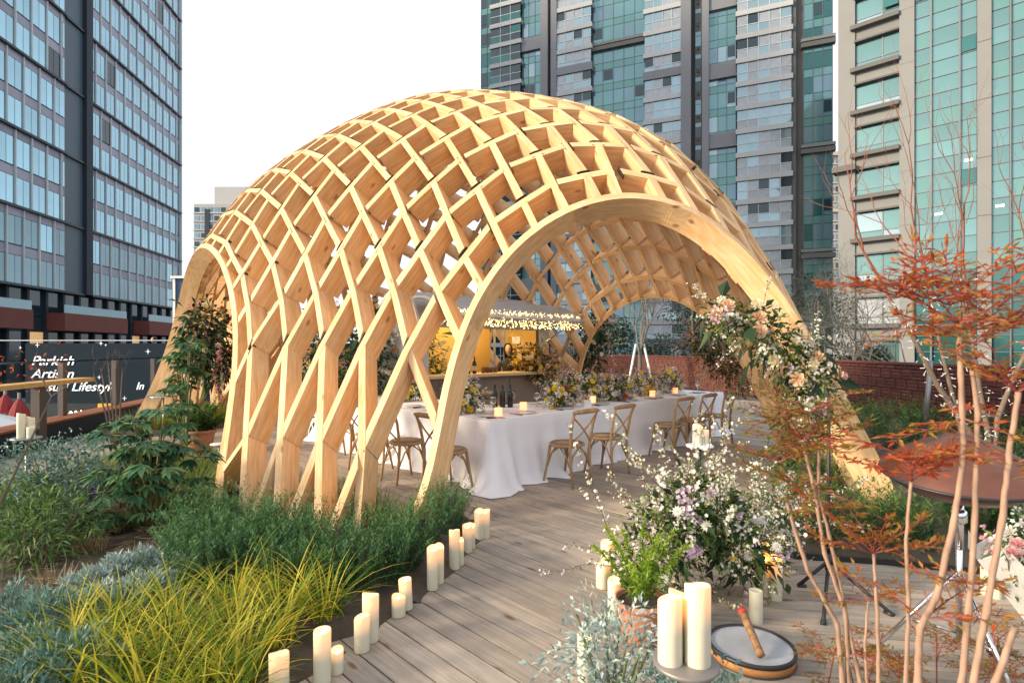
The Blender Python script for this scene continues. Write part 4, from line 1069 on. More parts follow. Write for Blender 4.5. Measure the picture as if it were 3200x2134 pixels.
for i in range(7):
    f_ = i / 6; o = .1 - 1.0 * f_; z = 2.45 - .36 * f_ + .12 * math.sin(math.pi * f_)
    rows.append((o, z))
vs = []
for s in (-.05, LEN + .05):
    vs += [tr(s, o, z) for o, z in rows] + [tr(s, o + .01, z - .04) for o, z in rows[::-1]]
n = 14; aw.add(vs, [tuple(range(n))[::-1], tuple(range(n, 2 * n))] + [(i, (i + 1) % n, n + (i + 1) % n, n + i) for i in range(n)]); obj('awning', aw, M['trailer'], bt, M=bti)
for s in (.1, LEN - .1): mb = MB(); mb.tube([tr(s, .0, 1.7), tr(s, -.75, 2.1)], .014, 6); obj('awning_strut', mb, M['chrome'], bt, M=bti)
M['fairy'] = emitm('fairy_bulb', (1.0, 0.62, 0.22), 4.5)
mb = MB()
for i in range(900):
    s = random.uniform(0, LEN); k = random.random()
    if k < .62: o, z = random.uniform(-.92, -.7), random.uniform(1.93, 2.09)
    else: o, z = -.86 + random.uniform(-.05, .3), 0; z = 2.13 + (o + .86) * .38 + random.uniform(.02, .05)
    p = tr(s, o, z); r_ = random.uniform(.0045, .008)
    mb.lathe([(0, -r_), (r_, 0), (0, r_)], 4, Matrix.Translation(p))
fl = obj('fairy_lights', mb, M['fairy'], None, kind='stuff'); tag(fl, 'dense warm fairy lights draped along the raised awning of the bar trailer', 'fairy lights')
mb = MB(); mb.span(tr(.5, .65, 2.42), tr(2.6, .65, 2.42), .06, .03); lt = obj('lamp_tube', mb, emitm('warm_tube', (1, .72, .32), 6), bt, M=bti)
ld = bpy.data.lights.new('bar_lamp', 'AREA'); ld.shape = 'RECTANGLE'; ld.size = 2.0; ld.size_y = .2; ld.energy = 17; ld.color = (1, .66, .28)
lo = bpy.data.objects.new('bar_lamp', ld); COL.objects.link(lo); lo.location = tr(1.5, .65, 2.36); lo.rotation_euler = (0, 0, R(45.7))
bottle(tr(1.12, .05, 1.115), 'left wine bottle with red capsule and pale label on the bar counter', M['capsule'], True)
bottle(tr(1.24, .02, 1.115), 'right wine bottle with red capsule and pale label on the bar counter', M['capsule'], True)
M['cup'] = mk('brown_cups', (0.16, 0.07, 0.03), 0.4)
for i in range(4):
    t = thing('tumbler', f'brown tumbler standing on the bar counter, {ORD[i]} in its row from the left', 'cup', tr(1.48 + .10 * i, .05, 1.115), 0, 'brown tumblers on the bar')
    mb = MB(); mb.lathe([(0, 0), (.035, 0), (.045, .11), (.04, .11), (.031, .01), (0, .01)], 12); obj('body', mb, M['cup'], t, True)

# ---------------------------------------------------------------- candles on the floor and on tray stands
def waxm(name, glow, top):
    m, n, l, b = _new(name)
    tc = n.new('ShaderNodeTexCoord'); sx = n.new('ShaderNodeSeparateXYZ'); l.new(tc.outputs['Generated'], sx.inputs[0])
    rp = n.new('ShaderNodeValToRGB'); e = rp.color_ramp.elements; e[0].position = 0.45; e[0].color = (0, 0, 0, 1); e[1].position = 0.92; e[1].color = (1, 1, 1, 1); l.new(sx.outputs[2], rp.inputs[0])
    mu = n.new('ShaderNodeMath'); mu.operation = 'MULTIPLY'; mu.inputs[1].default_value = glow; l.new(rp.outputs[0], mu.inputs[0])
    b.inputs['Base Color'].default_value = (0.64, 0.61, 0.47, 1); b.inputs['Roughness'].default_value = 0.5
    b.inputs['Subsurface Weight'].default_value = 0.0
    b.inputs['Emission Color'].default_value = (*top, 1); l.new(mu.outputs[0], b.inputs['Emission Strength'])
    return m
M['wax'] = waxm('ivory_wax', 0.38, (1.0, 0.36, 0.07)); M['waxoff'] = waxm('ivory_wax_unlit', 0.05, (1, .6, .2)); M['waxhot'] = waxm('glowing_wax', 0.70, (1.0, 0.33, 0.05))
def candle(p, dia, h, label, mat='wax', tilt=(0, 0), wave=1.0, seed=0, group='ivory pillar candles'):
    t = thing('pillar_candle', label, 'candle', p, random.uniform(0, 6.28), group); t.rotation_euler.x = R(tilt[0]); t.rotation_euler.y = R(tilt[1])
    r = dia / 2; n = 20; rr = random.Random(seed + int(h * 1000)); ph = rr.uniform(0, 6.28); amp = 0.05 * wave * min(h, .2); vs = []; fs = []
    def zt_(j): a = 2 * math.pi * j / n; return h + amp * math.sin(a + ph) + amp * .4 * math.sin(2 * a + ph * 2)
    rings = [(r * .98, lambda j: 0.0), (r, lambda j: .004), (r, lambda j: zt_(j) - .006), (r * .96, lambda j: zt_(j)), (r * .82, lambda j: zt_(j) - .002), (r * .72, lambda j: h - .03 - amp), (0.001, lambda j: h - .035 - amp)]
    for rad, zf in rings:
        for j in range(n): a = 2 * math.pi * j / n; vs.append((rad * math.cos(a), rad * math.sin(a), zf(j)))
    for i in range(len(rings) - 1):
        for j in range(n): fs.append((i * n + j, i * n + (j + 1) % n, (i + 1) * n + (j + 1) % n, (i + 1) * n + j))
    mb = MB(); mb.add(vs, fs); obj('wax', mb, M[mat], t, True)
    if mat != 'waxoff':
        o = bpy.data.objects.new('flame', flame_me); COL.objects.link(o); o.parent = t; o.location = (0, 0, h - .034 - amp); o.scale = (1.5, 1.5, 1.5)
    return t
def cnd(x, yt, yb, w, label, mat='wax', dd=0.0, **k):
    p = gr(x, yb); d = p.y; dia = w * S / 1723 * d; h = (yb - yt) * S / 1723 * d
    p = Vector((p.x, p.y + dia / 2, 0.004)); return candle(p, dia, h, label, mat, seed=int(x), **k)
cnd(631, 1512, 1618, 45, 'pillar candle nearest the camera, cut by the bottom edge left of the path')
cnd(733, 1457, 1580, 40, 'tall straight pillar candle beside a short one at the bottom of the path edge', wave=.15)
cnd(768, 1500, 1553, 31, 'short glowing candle tucked right of the tall one at the path edge')
cnd(826, 1424, 1503, 36, 'lower candle of the pair in front, third step along the path edge')
cnd(846, 1373, 1480, 38, 'tall wavy-topped candle behind the lower one of its pair on the path edge')
cnd(912, 1376, 1421, 32, 'short squat candle in front of the leaning one by the rosemary')
cnd(930, 1337, 1405, 30, 'leaning candle behind the squat one by the rosemary', tilt=(0, 4), wave=.3)
cnd(991, 1263, 1358, 26, 'left slim candle of the tall pair against the rosemary')
cnd(1006, 1258, 1343, 24, 'right slim candle of the tall pair against the rosemary')
cnd(1042, 1221, 1310, 25, 'tall candle with open top in the group near the rosemary end')
cnd(1056, 1242, 1300, 17, 'thin low candle tucked against the tall one near the rosemary end')
cnd(1072, 1209, 1271, 23, 'left candle of the pair at the last bend of the rosemary')
cnd(1082, 1209, 1262, 17, 'right candle of the pair at the last bend of the rosemary')
cnd(1099, 1176, 1241, 22, 'left candle of the farthest pair by the puddled tablecloth')
cnd(1114, 1176, 1238, 21, 'right candle of the farthest pair by the puddled tablecloth')
cnd(1388, 1300, 1355, 34, 'stout candle left of the big flower mound on the deck')
cnd(1397, 1248, 1330, 30, 'tall candle half hidden by twigs at the left of the flower mound')
cnd(1413, 1338, 1425, 30, 'candle between the flower mound and the fern pot', 'wax')
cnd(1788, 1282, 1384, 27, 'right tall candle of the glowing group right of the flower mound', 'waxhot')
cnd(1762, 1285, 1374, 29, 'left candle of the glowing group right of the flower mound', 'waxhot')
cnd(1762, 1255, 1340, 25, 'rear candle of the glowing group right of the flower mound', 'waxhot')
cnd(1742, 1362, 1438, 30, 'unlit greenish candle standing behind the frame drum', 'waxoff', wave=.1)
cnd(2274, 1310, 1372, 22, 'glowing candle behind the handpan stand, taller of two', 'waxhot')
cnd(2296, 1338, 1380, 23, 'glowing candle behind the handpan stand, shorter of two', 'waxhot')
cnd(1345, 1470, 1570, 34, 'candle half buried in the silver shrub at the bottom', 'wax')
def tray(x, y, w, d, label, cands, mat='steel', stem='steel'):
    p = at(x, y, d); r = w * S / 1723 * d / 2
    t = thing('tray_stand', label, 'stand', (p.x, p.y, 0))
    mb = MB(); mb.lathe([(0, p.z - .018), (r * .95, p.z - .018), (r, p.z - .01), (r, p.z - .002), (r * .97, p.z), (0, p.z)], 28); obj('tray', mb, M[mat], t, True)
    mb = MB(); mb.tube([(0, 0, .02), (0, 0, p.z - .015)], .009, 8); obj('stem', mb, M[stem], t, True)
    mb = MB(); mb.lathe([(0, 0), (.11, 0), (.11, .006), (.02, .014), (0, .014)], 20); obj('foot', mb, M[stem], t, True)
    for dx, dy, h, dia, lab, mt in cands: candle(Vector((p.x + dx, p.y + dy, p.z)), dia, h, lab, mt, seed=int(abs(dx) * 1000))
    return p
M['tray'] = mk('tray_metal', (0.24, 0.22, 0.21), 0.45, 0.4)
tray(1575, 1516, 148, 1.85, 'round grey tray stand in the foreground carrying three candles', [(.035, -.012, .262, .085, 'tallest candle on the foreground tray, right front', 'wax'), (-.055, -.005, .215, .080, 'left candle on the foreground tray with a slanted top', 'wax'), (.0, .062, .20, .078, 'rear candle on the foreground tray, behind the other two', 'wax')], 'tray', 'tray')
tray(60, 1004, 58, 4.8, 'round grey tray stand at the left edge carrying pale candles', [(-.035, -.01, .205, .062, 'tall pale candle on the left-hand tray stand', 'waxoff'), (.0, .045, .17, .06, 'middle pale candle on the left-hand tray stand', 'waxoff'), (.05, -.01, .095, .06, 'short pale candle on the left-hand tray stand', 'waxoff')])
tray(1607, 1021, 62, 4.5, 'tray stand on a black pole rising from the flower mound', [(-.02, 0, .17, .075, 'candle on the pole tray above the flower mound', 'wax'), (.045, .02, .12, .07, 'low candle on the pole tray above the flower mound', 'wax')], 'ceramic', 'black')
tray(375, 908, 60, 7.9, 'small metal tray stand beside the left foot of the arch', [], 'chrome', 'steel')
tray(502, 1018, 36, 7.4, 'white round low side stand on the deck inside the left arch', [], 'white', 'steel')

# ---------------------------------------------------------------- drum, mallet, microphone stand, handpan
M['drumskin'] = mk('clear_drumskin', (0.36, 0.38, 0.42), 0.12, var=0.5, scale=5, spec=0.8)
M['drumwood'] = wood('drum_wood', (0.50, 0.24, 0.08), (0.36, 0.15, 0.05), knots=False)
dp = Vector((1.215, 2.80, 0.0))
t = thing('frame_drum', 'round wooden frame drum with black rims and clear skin lying on the deck', 'drum', dp, .3); r = .205
mb = MB(); mb.lathe([(r - .012, .015), (r, .015), (r, .055), (r - .012, .055)], 40); obj('shell', mb, M['drumwood'], t, True)
mb = MB(); mb.lathe([(r + .004, .002), (r + .004, .018), (r - .004, .018)], 40); mb.lathe([(r - .012, .055), (r + .004, .055), (r + .005, .072), (r - .006, .075), (r - .012, .066)], 40); obj('rim', mb, M['black'], t, True)
mb = MB(); mb.lathe([(0, .0635), (r - .008, .0635)], 40); obj('skin', mb, M['drumskin'], t, True)
M['mallet'] = wood('mallet_wood', (0.30, 0.17, 0.08), (0.15, 0.07, 0.03), gscale=(20, 20, 3), knots=False); M['redband'] = mk('red_band', (0.6, 0.03, 0.03), 0.6)
a = at(1703, 1400, 2.93); b = at(1747, 1508, 2.66); b.z = .092
t = thing('rain_stick', 'bamboo rain stick with red wrapped end leaning on the frame drum', 'instrument', b); ti = inv(t); d = (a - b)
mb = MB(); mb.tube([b, b + d * .33, b + d * .34, b + d * .66, b + d * .67, b + d * .93], [.02, .019, .0205, .0195, .021, .02], 12); obj('tube', mb, M['mallet'], t, True, M=ti)
mb = MB(); mb.tube([b + d * .91, b + d * .99], .0225, 12); obj('wrapping', mb, M['redband'], t, True, M=ti)
mc = gr(1913, 1362); mc.y += .05
t = thing('microphone_stand', 'thin black tripod stand standing on the deck among the red shrubs', 'stand', mc); ti = inv(t)
mb = MB(); mb.tube([mc + Vector((0, 0, .1)), mc + Vector((0, 0, 1.28))], .011, 8); obj('pole', mb, M['black'], t, True, M=ti)
mb = MB(); mb.tube([mc + Vector((0, 0, .13)), mc + Vector((0, 0, .24))], .022, 8); obj('collar', mb, M['black'], t, True, M=ti)
for px in ((1890, 1432), (2052, 1412), (1832, 1344)):
    q = gr(*px, .015); mb = MB(); mb.tube([mc + Vector((0, 0, .19)), q], .011, 8); lg_ = obj('leg', mb, M['black'], t, True, M=ti)
    mb = MB(); mb.tube([q - (q - mc).normalized() * .05, q], .017, 8); obj('rubber_foot', mb, M['black'], lg_, True)
hp = Vector((2.125, 2.62, 0)); hz = 0.975
t = thing('handpan_stand', 'chromed tripod stand under the copper handpan', 'stand', hp); ti = inv(t)
mb = MB(); mb.tube([(0, 0, .2), (0, 0, .74)], .014, 10); obj('post', mb, M['chrome'], t, True)
mb = MB(); mb.tube([(0, 0, .62), (0, 0, .9)], .019, 10); mb.lathe([(.02, .74), (.032, .75), (.032, .80), (.02, .81)], 10); obj('clamp', mb, M['chrome'], t, True)
for k in range(3):
    a_ = k * 2.094 + .5; e_ = Vector((math.cos(a_), math.sin(a_), 0))
    mb = MB(); mb.tube([Vector((0, 0, .86)), e_ * .2 + Vector((0, 0, .90)), e_ * .24 + Vector((0, 0, .96))], .009, 8); arm = obj('arm', mb, M['chrome'], t, True)
    mb = MB(); mb.box(e_ * .24 + Vector((0, 0, .965)), (.03, .03, .04)); obj('rubber_tip', mb, M['black'], arm)
    mb = MB(); mb.tube([Vector((0, 0, .52)), e_ * .36 + Vector((0, 0, .02))], .010, 8); mb.tube([Vector((0, 0, .22)), e_ * .2 + Vector((0, 0, .24))], .007, 6); lg_ = obj('leg', mb, M['chrome'], t, True)
    mb = MB(); mb.tube([e_ * .33 + Vector((0, 0, .05)), e_ * .39 + Vector((0, 0, .012))], .022, 8); obj('rubber_foot', mb, M['black'], lg_, True)
M['copper'] = mk('brushed_copper', (0.22, 0.095, 0.065), 0.3, 0.85, var=0.25, scale=3, stretch=(1, 6, 6))
M['copperdk'] = mk('dark_copper', (0.13, 0.05, 0.035), 0.35, 0.9, var=0.2, scale=4)
t = thing('handpan', 'large copper handpan resting on a chrome stand at the right edge', 'handpan', (hp.x, hp.y, hz)); t.rotation_euler = (R(7), R(-3), 0); r = .315
mb = MB(); pr = [(0.0, .19), (.03, .195), (.075, .18), (.085, .168), (.16, .14), (.24, .085), (.29, .032), (r, 0.0)]; NR, NA = len(pr), 48; vs = []
P_ = np.array(pr); zz = np.interp(np.linspace(0, r, 26), P_[:, 0], P_[:, 1]); rr_ = np.linspace(0, r, 26)
for i in range(26):
    for j in range(NA):
        a_ = 2 * math.pi * j / NA; x, y = rr_[i] * math.cos(a_), rr_[i] * math.sin(a_); z = zz[i]
        for k in range(8):
            cx_, cy_ = .185 * math.cos(k * math.pi / 4 + .2), .185 * math.sin(k * math.pi / 4 + .2); d_ = math.hypot(x - cx_, y - cy_)
            z -= .022 * math.exp(-(d_ / .042) ** 2)
        vs.append((x, y, z))
mb.add(vs, [(i * NA + j, i * NA + (j + 1) % NA, (i + 1) * NA + (j + 1) % NA, (i + 1) * NA + j) for i in range(25) for j in range(NA)]); obj('upper_shell', mb, M['copper'], t, True)
mb = MB(); mb.lathe([(r, -.004), (.29, -.03), (.22, -.075), (.12, -.1), (.06, -.102), (.05, -.06)], 48); obj('lower_shell', mb, M['copperdk'], t, True)
mb = MB(); mb.lathe([(r - .003, .004), (r + .006, .003), (r + .006, -.008), (r - .003, -.008)], 48); obj('rim', mb, M['black'], t, True)
# ---------------------------------------------------------------- plant materials
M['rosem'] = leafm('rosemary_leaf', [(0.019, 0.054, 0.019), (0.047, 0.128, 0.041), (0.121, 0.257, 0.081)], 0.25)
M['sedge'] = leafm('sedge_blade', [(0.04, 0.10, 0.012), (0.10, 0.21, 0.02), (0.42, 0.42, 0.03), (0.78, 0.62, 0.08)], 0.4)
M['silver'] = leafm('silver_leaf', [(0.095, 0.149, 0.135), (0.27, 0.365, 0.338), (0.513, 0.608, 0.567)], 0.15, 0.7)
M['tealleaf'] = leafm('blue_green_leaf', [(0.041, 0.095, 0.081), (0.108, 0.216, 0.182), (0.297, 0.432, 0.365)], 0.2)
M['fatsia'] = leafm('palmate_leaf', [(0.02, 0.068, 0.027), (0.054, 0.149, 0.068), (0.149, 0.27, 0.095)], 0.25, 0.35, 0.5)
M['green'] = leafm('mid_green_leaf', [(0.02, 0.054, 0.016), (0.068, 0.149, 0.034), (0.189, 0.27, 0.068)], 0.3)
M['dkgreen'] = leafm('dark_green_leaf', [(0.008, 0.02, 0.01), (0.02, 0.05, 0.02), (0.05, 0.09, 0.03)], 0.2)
M['ygreen'] = leafm('yellow_green_leaf', [(0.06, 0.09, 0.015), (0.18, 0.23, 0.03), (0.36, 0.34, 0.06)], 0.4)
M['fern'] = leafm('fern_leaf', [(0.08, 0.16, 0.015), (0.24, 0.38, 0.03), (0.42, 0.52, 0.07)], 0.4)
M['grass'] = leafm('grass_blade', [(0.041, 0.081, 0.02), (0.108, 0.189, 0.041), (0.27, 0.324, 0.068)], 0.3)
M['dry'] = leafm('dry_stalk', [(0.10, 0.06, 0.03), (0.26, 0.18, 0.09), (0.42, 0.32, 0.18)], 0.1)
M['nandina'] = leafm('nandina_leaf', [(0.36, 0.045, 0.018), (0.50, 0.12, 0.03), (0.46, 0.20, 0.035), (0.28, 0.24, 0.04), (0.13, 0.17, 0.03)], 0.45)
M['nandina2'] = leafm('nandina_leaf_green', [(0.34, 0.09, 0.018), (0.30, 0.16, 0.025), (0.20, 0.18, 0.03), (0.10, 0.13, 0.02)], 0.4)
M['rachis'] = mk('red_leaf_stalk', (0.24, 0.045, 0.03), 0.6)
M['twigb'] = mk('brown_twig', (0.15, 0.075, 0.04), 0.7)
M['autumn'] = leafm('tawny_leaf', [(0.10, 0.07, 0.02), (0.30, 0.18, 0.04), (0.45, 0.26, 0.08), (0.16, 0.16, 0.03)], 0.35)
def petm(name, cols, tr_=0.35): return leafm(name, cols, tr_, 0.6, 0.2)
M['p_white'] = petm('white_petals', [(0.62, 0.58, 0.48), (0.82, 0.80, 0.72), (0.85, 0.84, 0.80)])
M['p_lilac'] = petm('lilac_petals', [(0.48, 0.34, 0.52), (0.66, 0.50, 0.64), (0.78, 0.66, 0.74)])
M['p_peach'] = petm('peach_petals', [(0.72, 0.38, 0.20), (0.84, 0.58, 0.38), (0.86, 0.70, 0.52)])
M['p_cream'] = petm('cream_petals', [(0.74, 0.60, 0.36), (0.84, 0.74, 0.52), (0.86, 0.80, 0.64)])
M['p_yellow'] = petm('yellow_petals', [(0.70, 0.45, 0.02), (0.82, 0.62, 0.04), (0.86, 0.72, 0.12)])
M['p_pink'] = petm('pink_petals', [(0.68, 0.22, 0.24), (0.80, 0.42, 0.44), (0.84, 0.60, 0.60)])
M['p_coral'] = petm('coral_petals', [(0.66, 0.05, 0.05), (0.78, 0.13, 0.11), (0.80, 0.25, 0.2)])
M['p_purple'] = petm('purple_petals', [(0.08, 0.015, 0.2), (0.16, 0.03, 0.34), (0.24, 0.08, 0.42)])
M['p_blue'] = petm('blue_petals', [(0.25, 0.28, 0.45), (0.4, 0.44, 0.6), (0.55, 0.58, 0.7)])
M['p_center'] = mk('flower_centre', (0.05, 0.04, 0.03), 0.8)

def rnd_dirs(N, up=0.0):
    d = rng.normal(size=(N, 3)); d[:, 2] += up; return d / np.linalg.norm(d, axis=1, keepdims=True)
def in_poly(P, n, gap, z=0.04):
    P = np.array([(p[0], p[1]) for p in P]); lo, hi = P.min(0), P.max(0); out = []
    for _ in range(4000):
        x, y = lo + rng.random(2) * (hi - lo); c = False; j = len(P) - 1
        for i in range(len(P)):
            if ((P[i][1] > y) != (P[j][1] > y)) and (x < (P[j][0] - P[i][0]) * (y - P[i][1]) / (P[j][1] - P[i][1]) + P[i][0]): c = not c
            j = i
        if c and all((x - a) ** 2 + (y - b) ** 2 > gap * gap for a, b in out): out.append((x, y))
        if len(out) >= n: break
    return out
def gpoly(pts): return [gr(x, y).to_2d() for x, y in pts]

# ---- needle shrubs
def needle_mesh(name, stems, per, H, spread, L, Wd, mat, tip=0.5):
    mb = MB(); Ps = []; Ds = []; Ts = []
    for _ in range(stems):
        a = rng.random() * 6.283; r0 = rng.random() ** .5 * spread * .45; h = H * rng.uniform(.55, 1.0)
        lean = rng.uniform(0, spread * .8); p0 = np.array([r0 * math.cos(a), r0 * math.sin(a), 0]); out = np.array([math.cos(a), math.sin(a), 0])
        t = (np.arange(per) + rng.random(per)) / per
        c = p0 + out * (lean * t ** 1.3)[:, None] + np.array([0, 0, 1.0]) * (h * t)[:, None]
        d = rnd_dirs(per); d[:, 2] = 0; d /= np.linalg.norm(d, axis=1, keepdims=True) + 1e-9; d[:, 2] = rng.uniform(.5, 1.3, per)
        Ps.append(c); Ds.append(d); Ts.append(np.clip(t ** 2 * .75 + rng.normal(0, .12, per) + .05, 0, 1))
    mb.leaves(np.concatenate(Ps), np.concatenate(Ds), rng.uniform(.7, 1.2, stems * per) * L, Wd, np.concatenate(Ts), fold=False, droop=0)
    me = mb.mesh(name); me.materials.append(mat); return me
ros = [needle_mesh('needles', 60, 54, .44, .24, .031, .0058, M['rosem']) for _ in range(4)]
NTH = ['first', 'second', 'third', 'fourth', 'fifth', 'sixth', 'seventh', 'eighth', 'ninth', 'tenth', 'eleventh', 'twelfth', 'thirteenth', 'fourteenth', 'fifteenth']
def scatter(name, meshes, pts, label_fn, cat, group, part='foliage', smin=.85, smax=1.15, z=0.04):
    pts = sorted(pts, key=lambda p: p[0] / p[1])
    if len(pts) <= 15:
        f0 = label_fn; label_fn = lambda i, x, y: f0(i, x, y) + f', {NTH[i]} from the left'
    for i, (x, y) in enumerate(pts):
        t = thing(name, label_fn(i, x, y), cat, (x, y, z), random.uniform(0, 6.28), group); s = random.uniform(smin, smax); t.scale = (s, s, s)
        o = bpy.data.objects.new(part, meshes[i % len(meshes)]); COL.objects.link(o); o.parent = t; o['kind'] = 'stuff'
P_ros = gpoly([(400, 1330), (480, 1235), (620, 1262), (760, 1292), (880, 1300), (965, 1268), (1015, 1205), (1060, 1196), (1060, 1222), (1010, 1278), (960, 1315), (890, 1355), (840, 1372), (790, 1375), (700, 1375), (560, 1370), (440, 1370)])
scatter('rosemary_bush', ros, in_poly(P_ros, 60, .21), lambda i, x, y: 'dark green rosemary bush in the hedge between lattice leg and sedge', 'rosemary', 'rosemary bushes at the foot of the lattice leg')
P_r2 = [(3.75, 4.3), (6.2, 3.75), (6.6, 4.6), (4.1, 5.3)]
scatter('rosemary_bush', ros, in_poly(P_r2, 26, .32), lambda i, x, y: 'dark green rosemary bush in the bed behind the copper handpan', 'rosemary', 'rosemary bushes behind the handpan', smin=1.0, smax=1.4)
# leafy stems by the right arch foot
def stem_mesh(name, stems, H, spread, L, Wd, mat, per=26, up=.5):
    return needle_mesh(name, stems, per, H, spread, L, Wd, mat)
lav = [stem_mesh('leaves', 20, .42, .3, .055, .011, M['green'], 22) for _ in range(3)]
scatter('leafy_herb', lav, in_poly([(2.0, 4.4), (3.2, 4.05), (3.4, 4.7), (2.5, 5.1)], 14, .26), lambda i, x, y: 'upright leafy herb left of the right arch foot', 'herb', 'leafy herbs by the right arch foot')
scatter('leafy_herb', lav, in_poly([(2.7, 5.6), (3.4, 5.8), (5.2, 9.0), (4.6, 9.2)], 16, .4), lambda i, x, y: 'green herb behind the right arch leg', 'herb', 'herbs behind the right arch leg')
scatter('leafy_herb', lav, in_poly([(5.0, 5.5), (8.0, 5.5), (8.3, 12), (6, 11)], 34, .55), lambda i, x, y: 'low green herb in the bed before the brick wall', 'herb', 'herbs before the brick wall', smin=1.0, smax=1.6)

# ---- grasses
def tuft_mesh(name, n, L0, L1, Wd, spread, mat, t0=.2, t1=1.0, bend=(.5, 1.1)):
    mb = MB(); a = rng.random(n) * 6.283; r = rng.random(n) ** .5 * spread; out = rng.random(n) ** .7
    pos = np.stack([r * np.cos(a), r * np.sin(a), np.zeros(n)], 1); a2 = a + rng.normal(0, .5, n)
    d = np.stack([np.cos(a2) * out * .8, np.sin(a2) * out * .8, np.full(n, 1.0)], 1)
    mb.blades(pos, d, rng.uniform(L0, L1, n), Wd, np.clip(rng.uniform(t0, t1, n), 0, 1), rng.uniform(bend[0], bend[1], n), 5)
    me = mb.mesh(name); me.materials.append(mat); return me
sed = [tuft_mesh('blades', 66, .24, .52, .0088, .075, M['sedge'], .15, 1.0) for _ in range(5)]
P_sed = gpoly([(70, 1640), (250, 1450), (420, 1420), (600, 1400), (760, 1398), (790, 1420), (700, 1490), (590, 1560), (500, 1700), (300, 1760)])
scatter('sedge_tuft', sed, in_poly(P_sed, 40, .2), lambda i, x, y: 'arching yellow-green sedge tuft at the lower left beside the candles', 'grass tuft', 'sedge tufts at the lower left', 'blades')
gra = [tuft_mesh('blades', 120, .18, .4, .007, .14, M['grass'], .2, 1.0, (.3, .9)) for _ in range(3)]
ygr = [tuft_mesh('blades', 140, .22, .42, .009, .18, M['ygreen'], .3, 1.0, (.3, .9)) for _ in range(3)]
scatter('grass_tuft', ygr, in_poly([(-5.2, 5.2), (-4.4, 5.5), (-4.0, 7.0), (-4.6, 7.4), (-5.3, 7.0)], 14, .3), lambda i, x, y: 'yellow-green grass tuft at the walkway edge', 'grass tuft', 'yellow-green tufts along the walkway', 'blades')
scatter('grass_tuft', ygr, in_poly([(-7.4, 10.2), (-5.9, 10.4), (-5.6, 12.0), (-7.2, 12.6)], 14, .34), lambda i, x, y: 'bright grass tuft at the left arch foot', 'grass tuft', 'grass tufts at the left arch foot', 'blades', 1.2, 1.5)
scatter('grass_tuft', gra, in_poly([(-3.6, 5.5), (-3.0, 5.0), (-2.9, 5.6), (-3.3, 6.2), (-4.0, 7.3), (-4.2, 6.6)], 12, .24), lambda i, x, y: 'green grass tuft left of the lattice leg', 'grass tuft', 'grass tufts left of the lattice leg', 'blades')
scatter('grass_tuft', gra, in_poly([(-2.5, 5.55), (-1.2, 4.85), (-.9, 4.6), (-1.2, 5.1), (-2.3, 5.8)], 10, .22), lambda i, x, y: 'green grass tuft between the lattice leg boards', 'grass tuft', 'grass tufts inside the lattice leg', 'blades')
stub = [tuft_mesh('stalks', 90, .07, .15, .006, .09, M['dry'], .0, 1.0, (0, .25)) for _ in range(2)]
scatter('cut_grass_stub', stub, [gr(x, y).to_2d() for x, y in ((190, 1230), (265, 1230), (210, 1275), (320, 1290), (60, 1310), (120, 1365), (300, 1200), (420, 1180), (150, 1400), (445, 1160))], lambda i, x, y: 'brown cut-back grass stub on bare soil', 'grass stub', 'cut-back grass stubs', 'stalks')
mb = MB(); n = 900; pp = np.array(in_poly(gpoly([(0, 1500), (60, 1230), (300, 1150), (480, 1150), (480, 1300), (250, 1420)]), 600, .01)); n = len(pp)
d = rnd_dirs(n); d[:, 2] = rng.uniform(-.05, .25, n); mb.leaves(np.c_[pp, rng.uniform(.06, .1, n)], d, rng.uniform(.04, .16, n), rng.uniform(.004, .014, n), rng.random(n), fold=False, droop=.05)
tag(obj('dry_litter', mb, M['dry'], kind='stuff'), 'dry straw and dead leaves scattered over the bare soil at the left', 'litter')

# ---- cushions of silver leaves
def cushion(name, n, R_, Hh, L, Wd, mat):
    mb = MB(); d = rnd_dirs(n, .5); d[:, 2] = np.abs(d[:, 2]); rad = rng.uniform(.55, 1.0, n) ** .5
    lump = 1 + .22 * np.sin(d[:, 0] * 7 + 1) * np.sin(d[:, 1] * 8) 
    pos = d * (rad * lump)[:, None] * np.array([R_, R_, Hh]); dd = d + rnd_dirs(n) * .7; dd[:, 2] += .4
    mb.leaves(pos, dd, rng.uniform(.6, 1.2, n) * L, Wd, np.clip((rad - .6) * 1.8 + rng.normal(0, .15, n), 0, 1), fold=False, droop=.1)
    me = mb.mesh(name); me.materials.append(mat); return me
sil = [cushion('leaves', 1100, .17, .14, .045, .009, M['silver']) for _ in range(3)]
scatter('silver_cushion', sil, [gr(x, y).to_2d() for x, y in ((205, 1375), (270, 1350), (330, 1330), (395, 1345), (245, 1410), (330, 1400), (400, 1300), (440, 1350), (180, 1440))], lambda i, x, y: 'low silvery cushion between soil and sedge', 'silver plant', 'silver cushions by the sedge')
tea = [cushion('leaves', 1200, .21, .24, .05, .011, M['tealleaf']) for _ in range(2)]
scatter('blue_green_cushion', tea, [gr(x, y).to_2d() for x, y in ((20, 1470), (55, 1590), (110, 1500), (20, 1690), (150, 1620))], lambda i, x, y: 'blue-green feathery plant at the lower left', 'plant', 'blue-green plants at the lower left edge', smin=.9, smax=1.2)
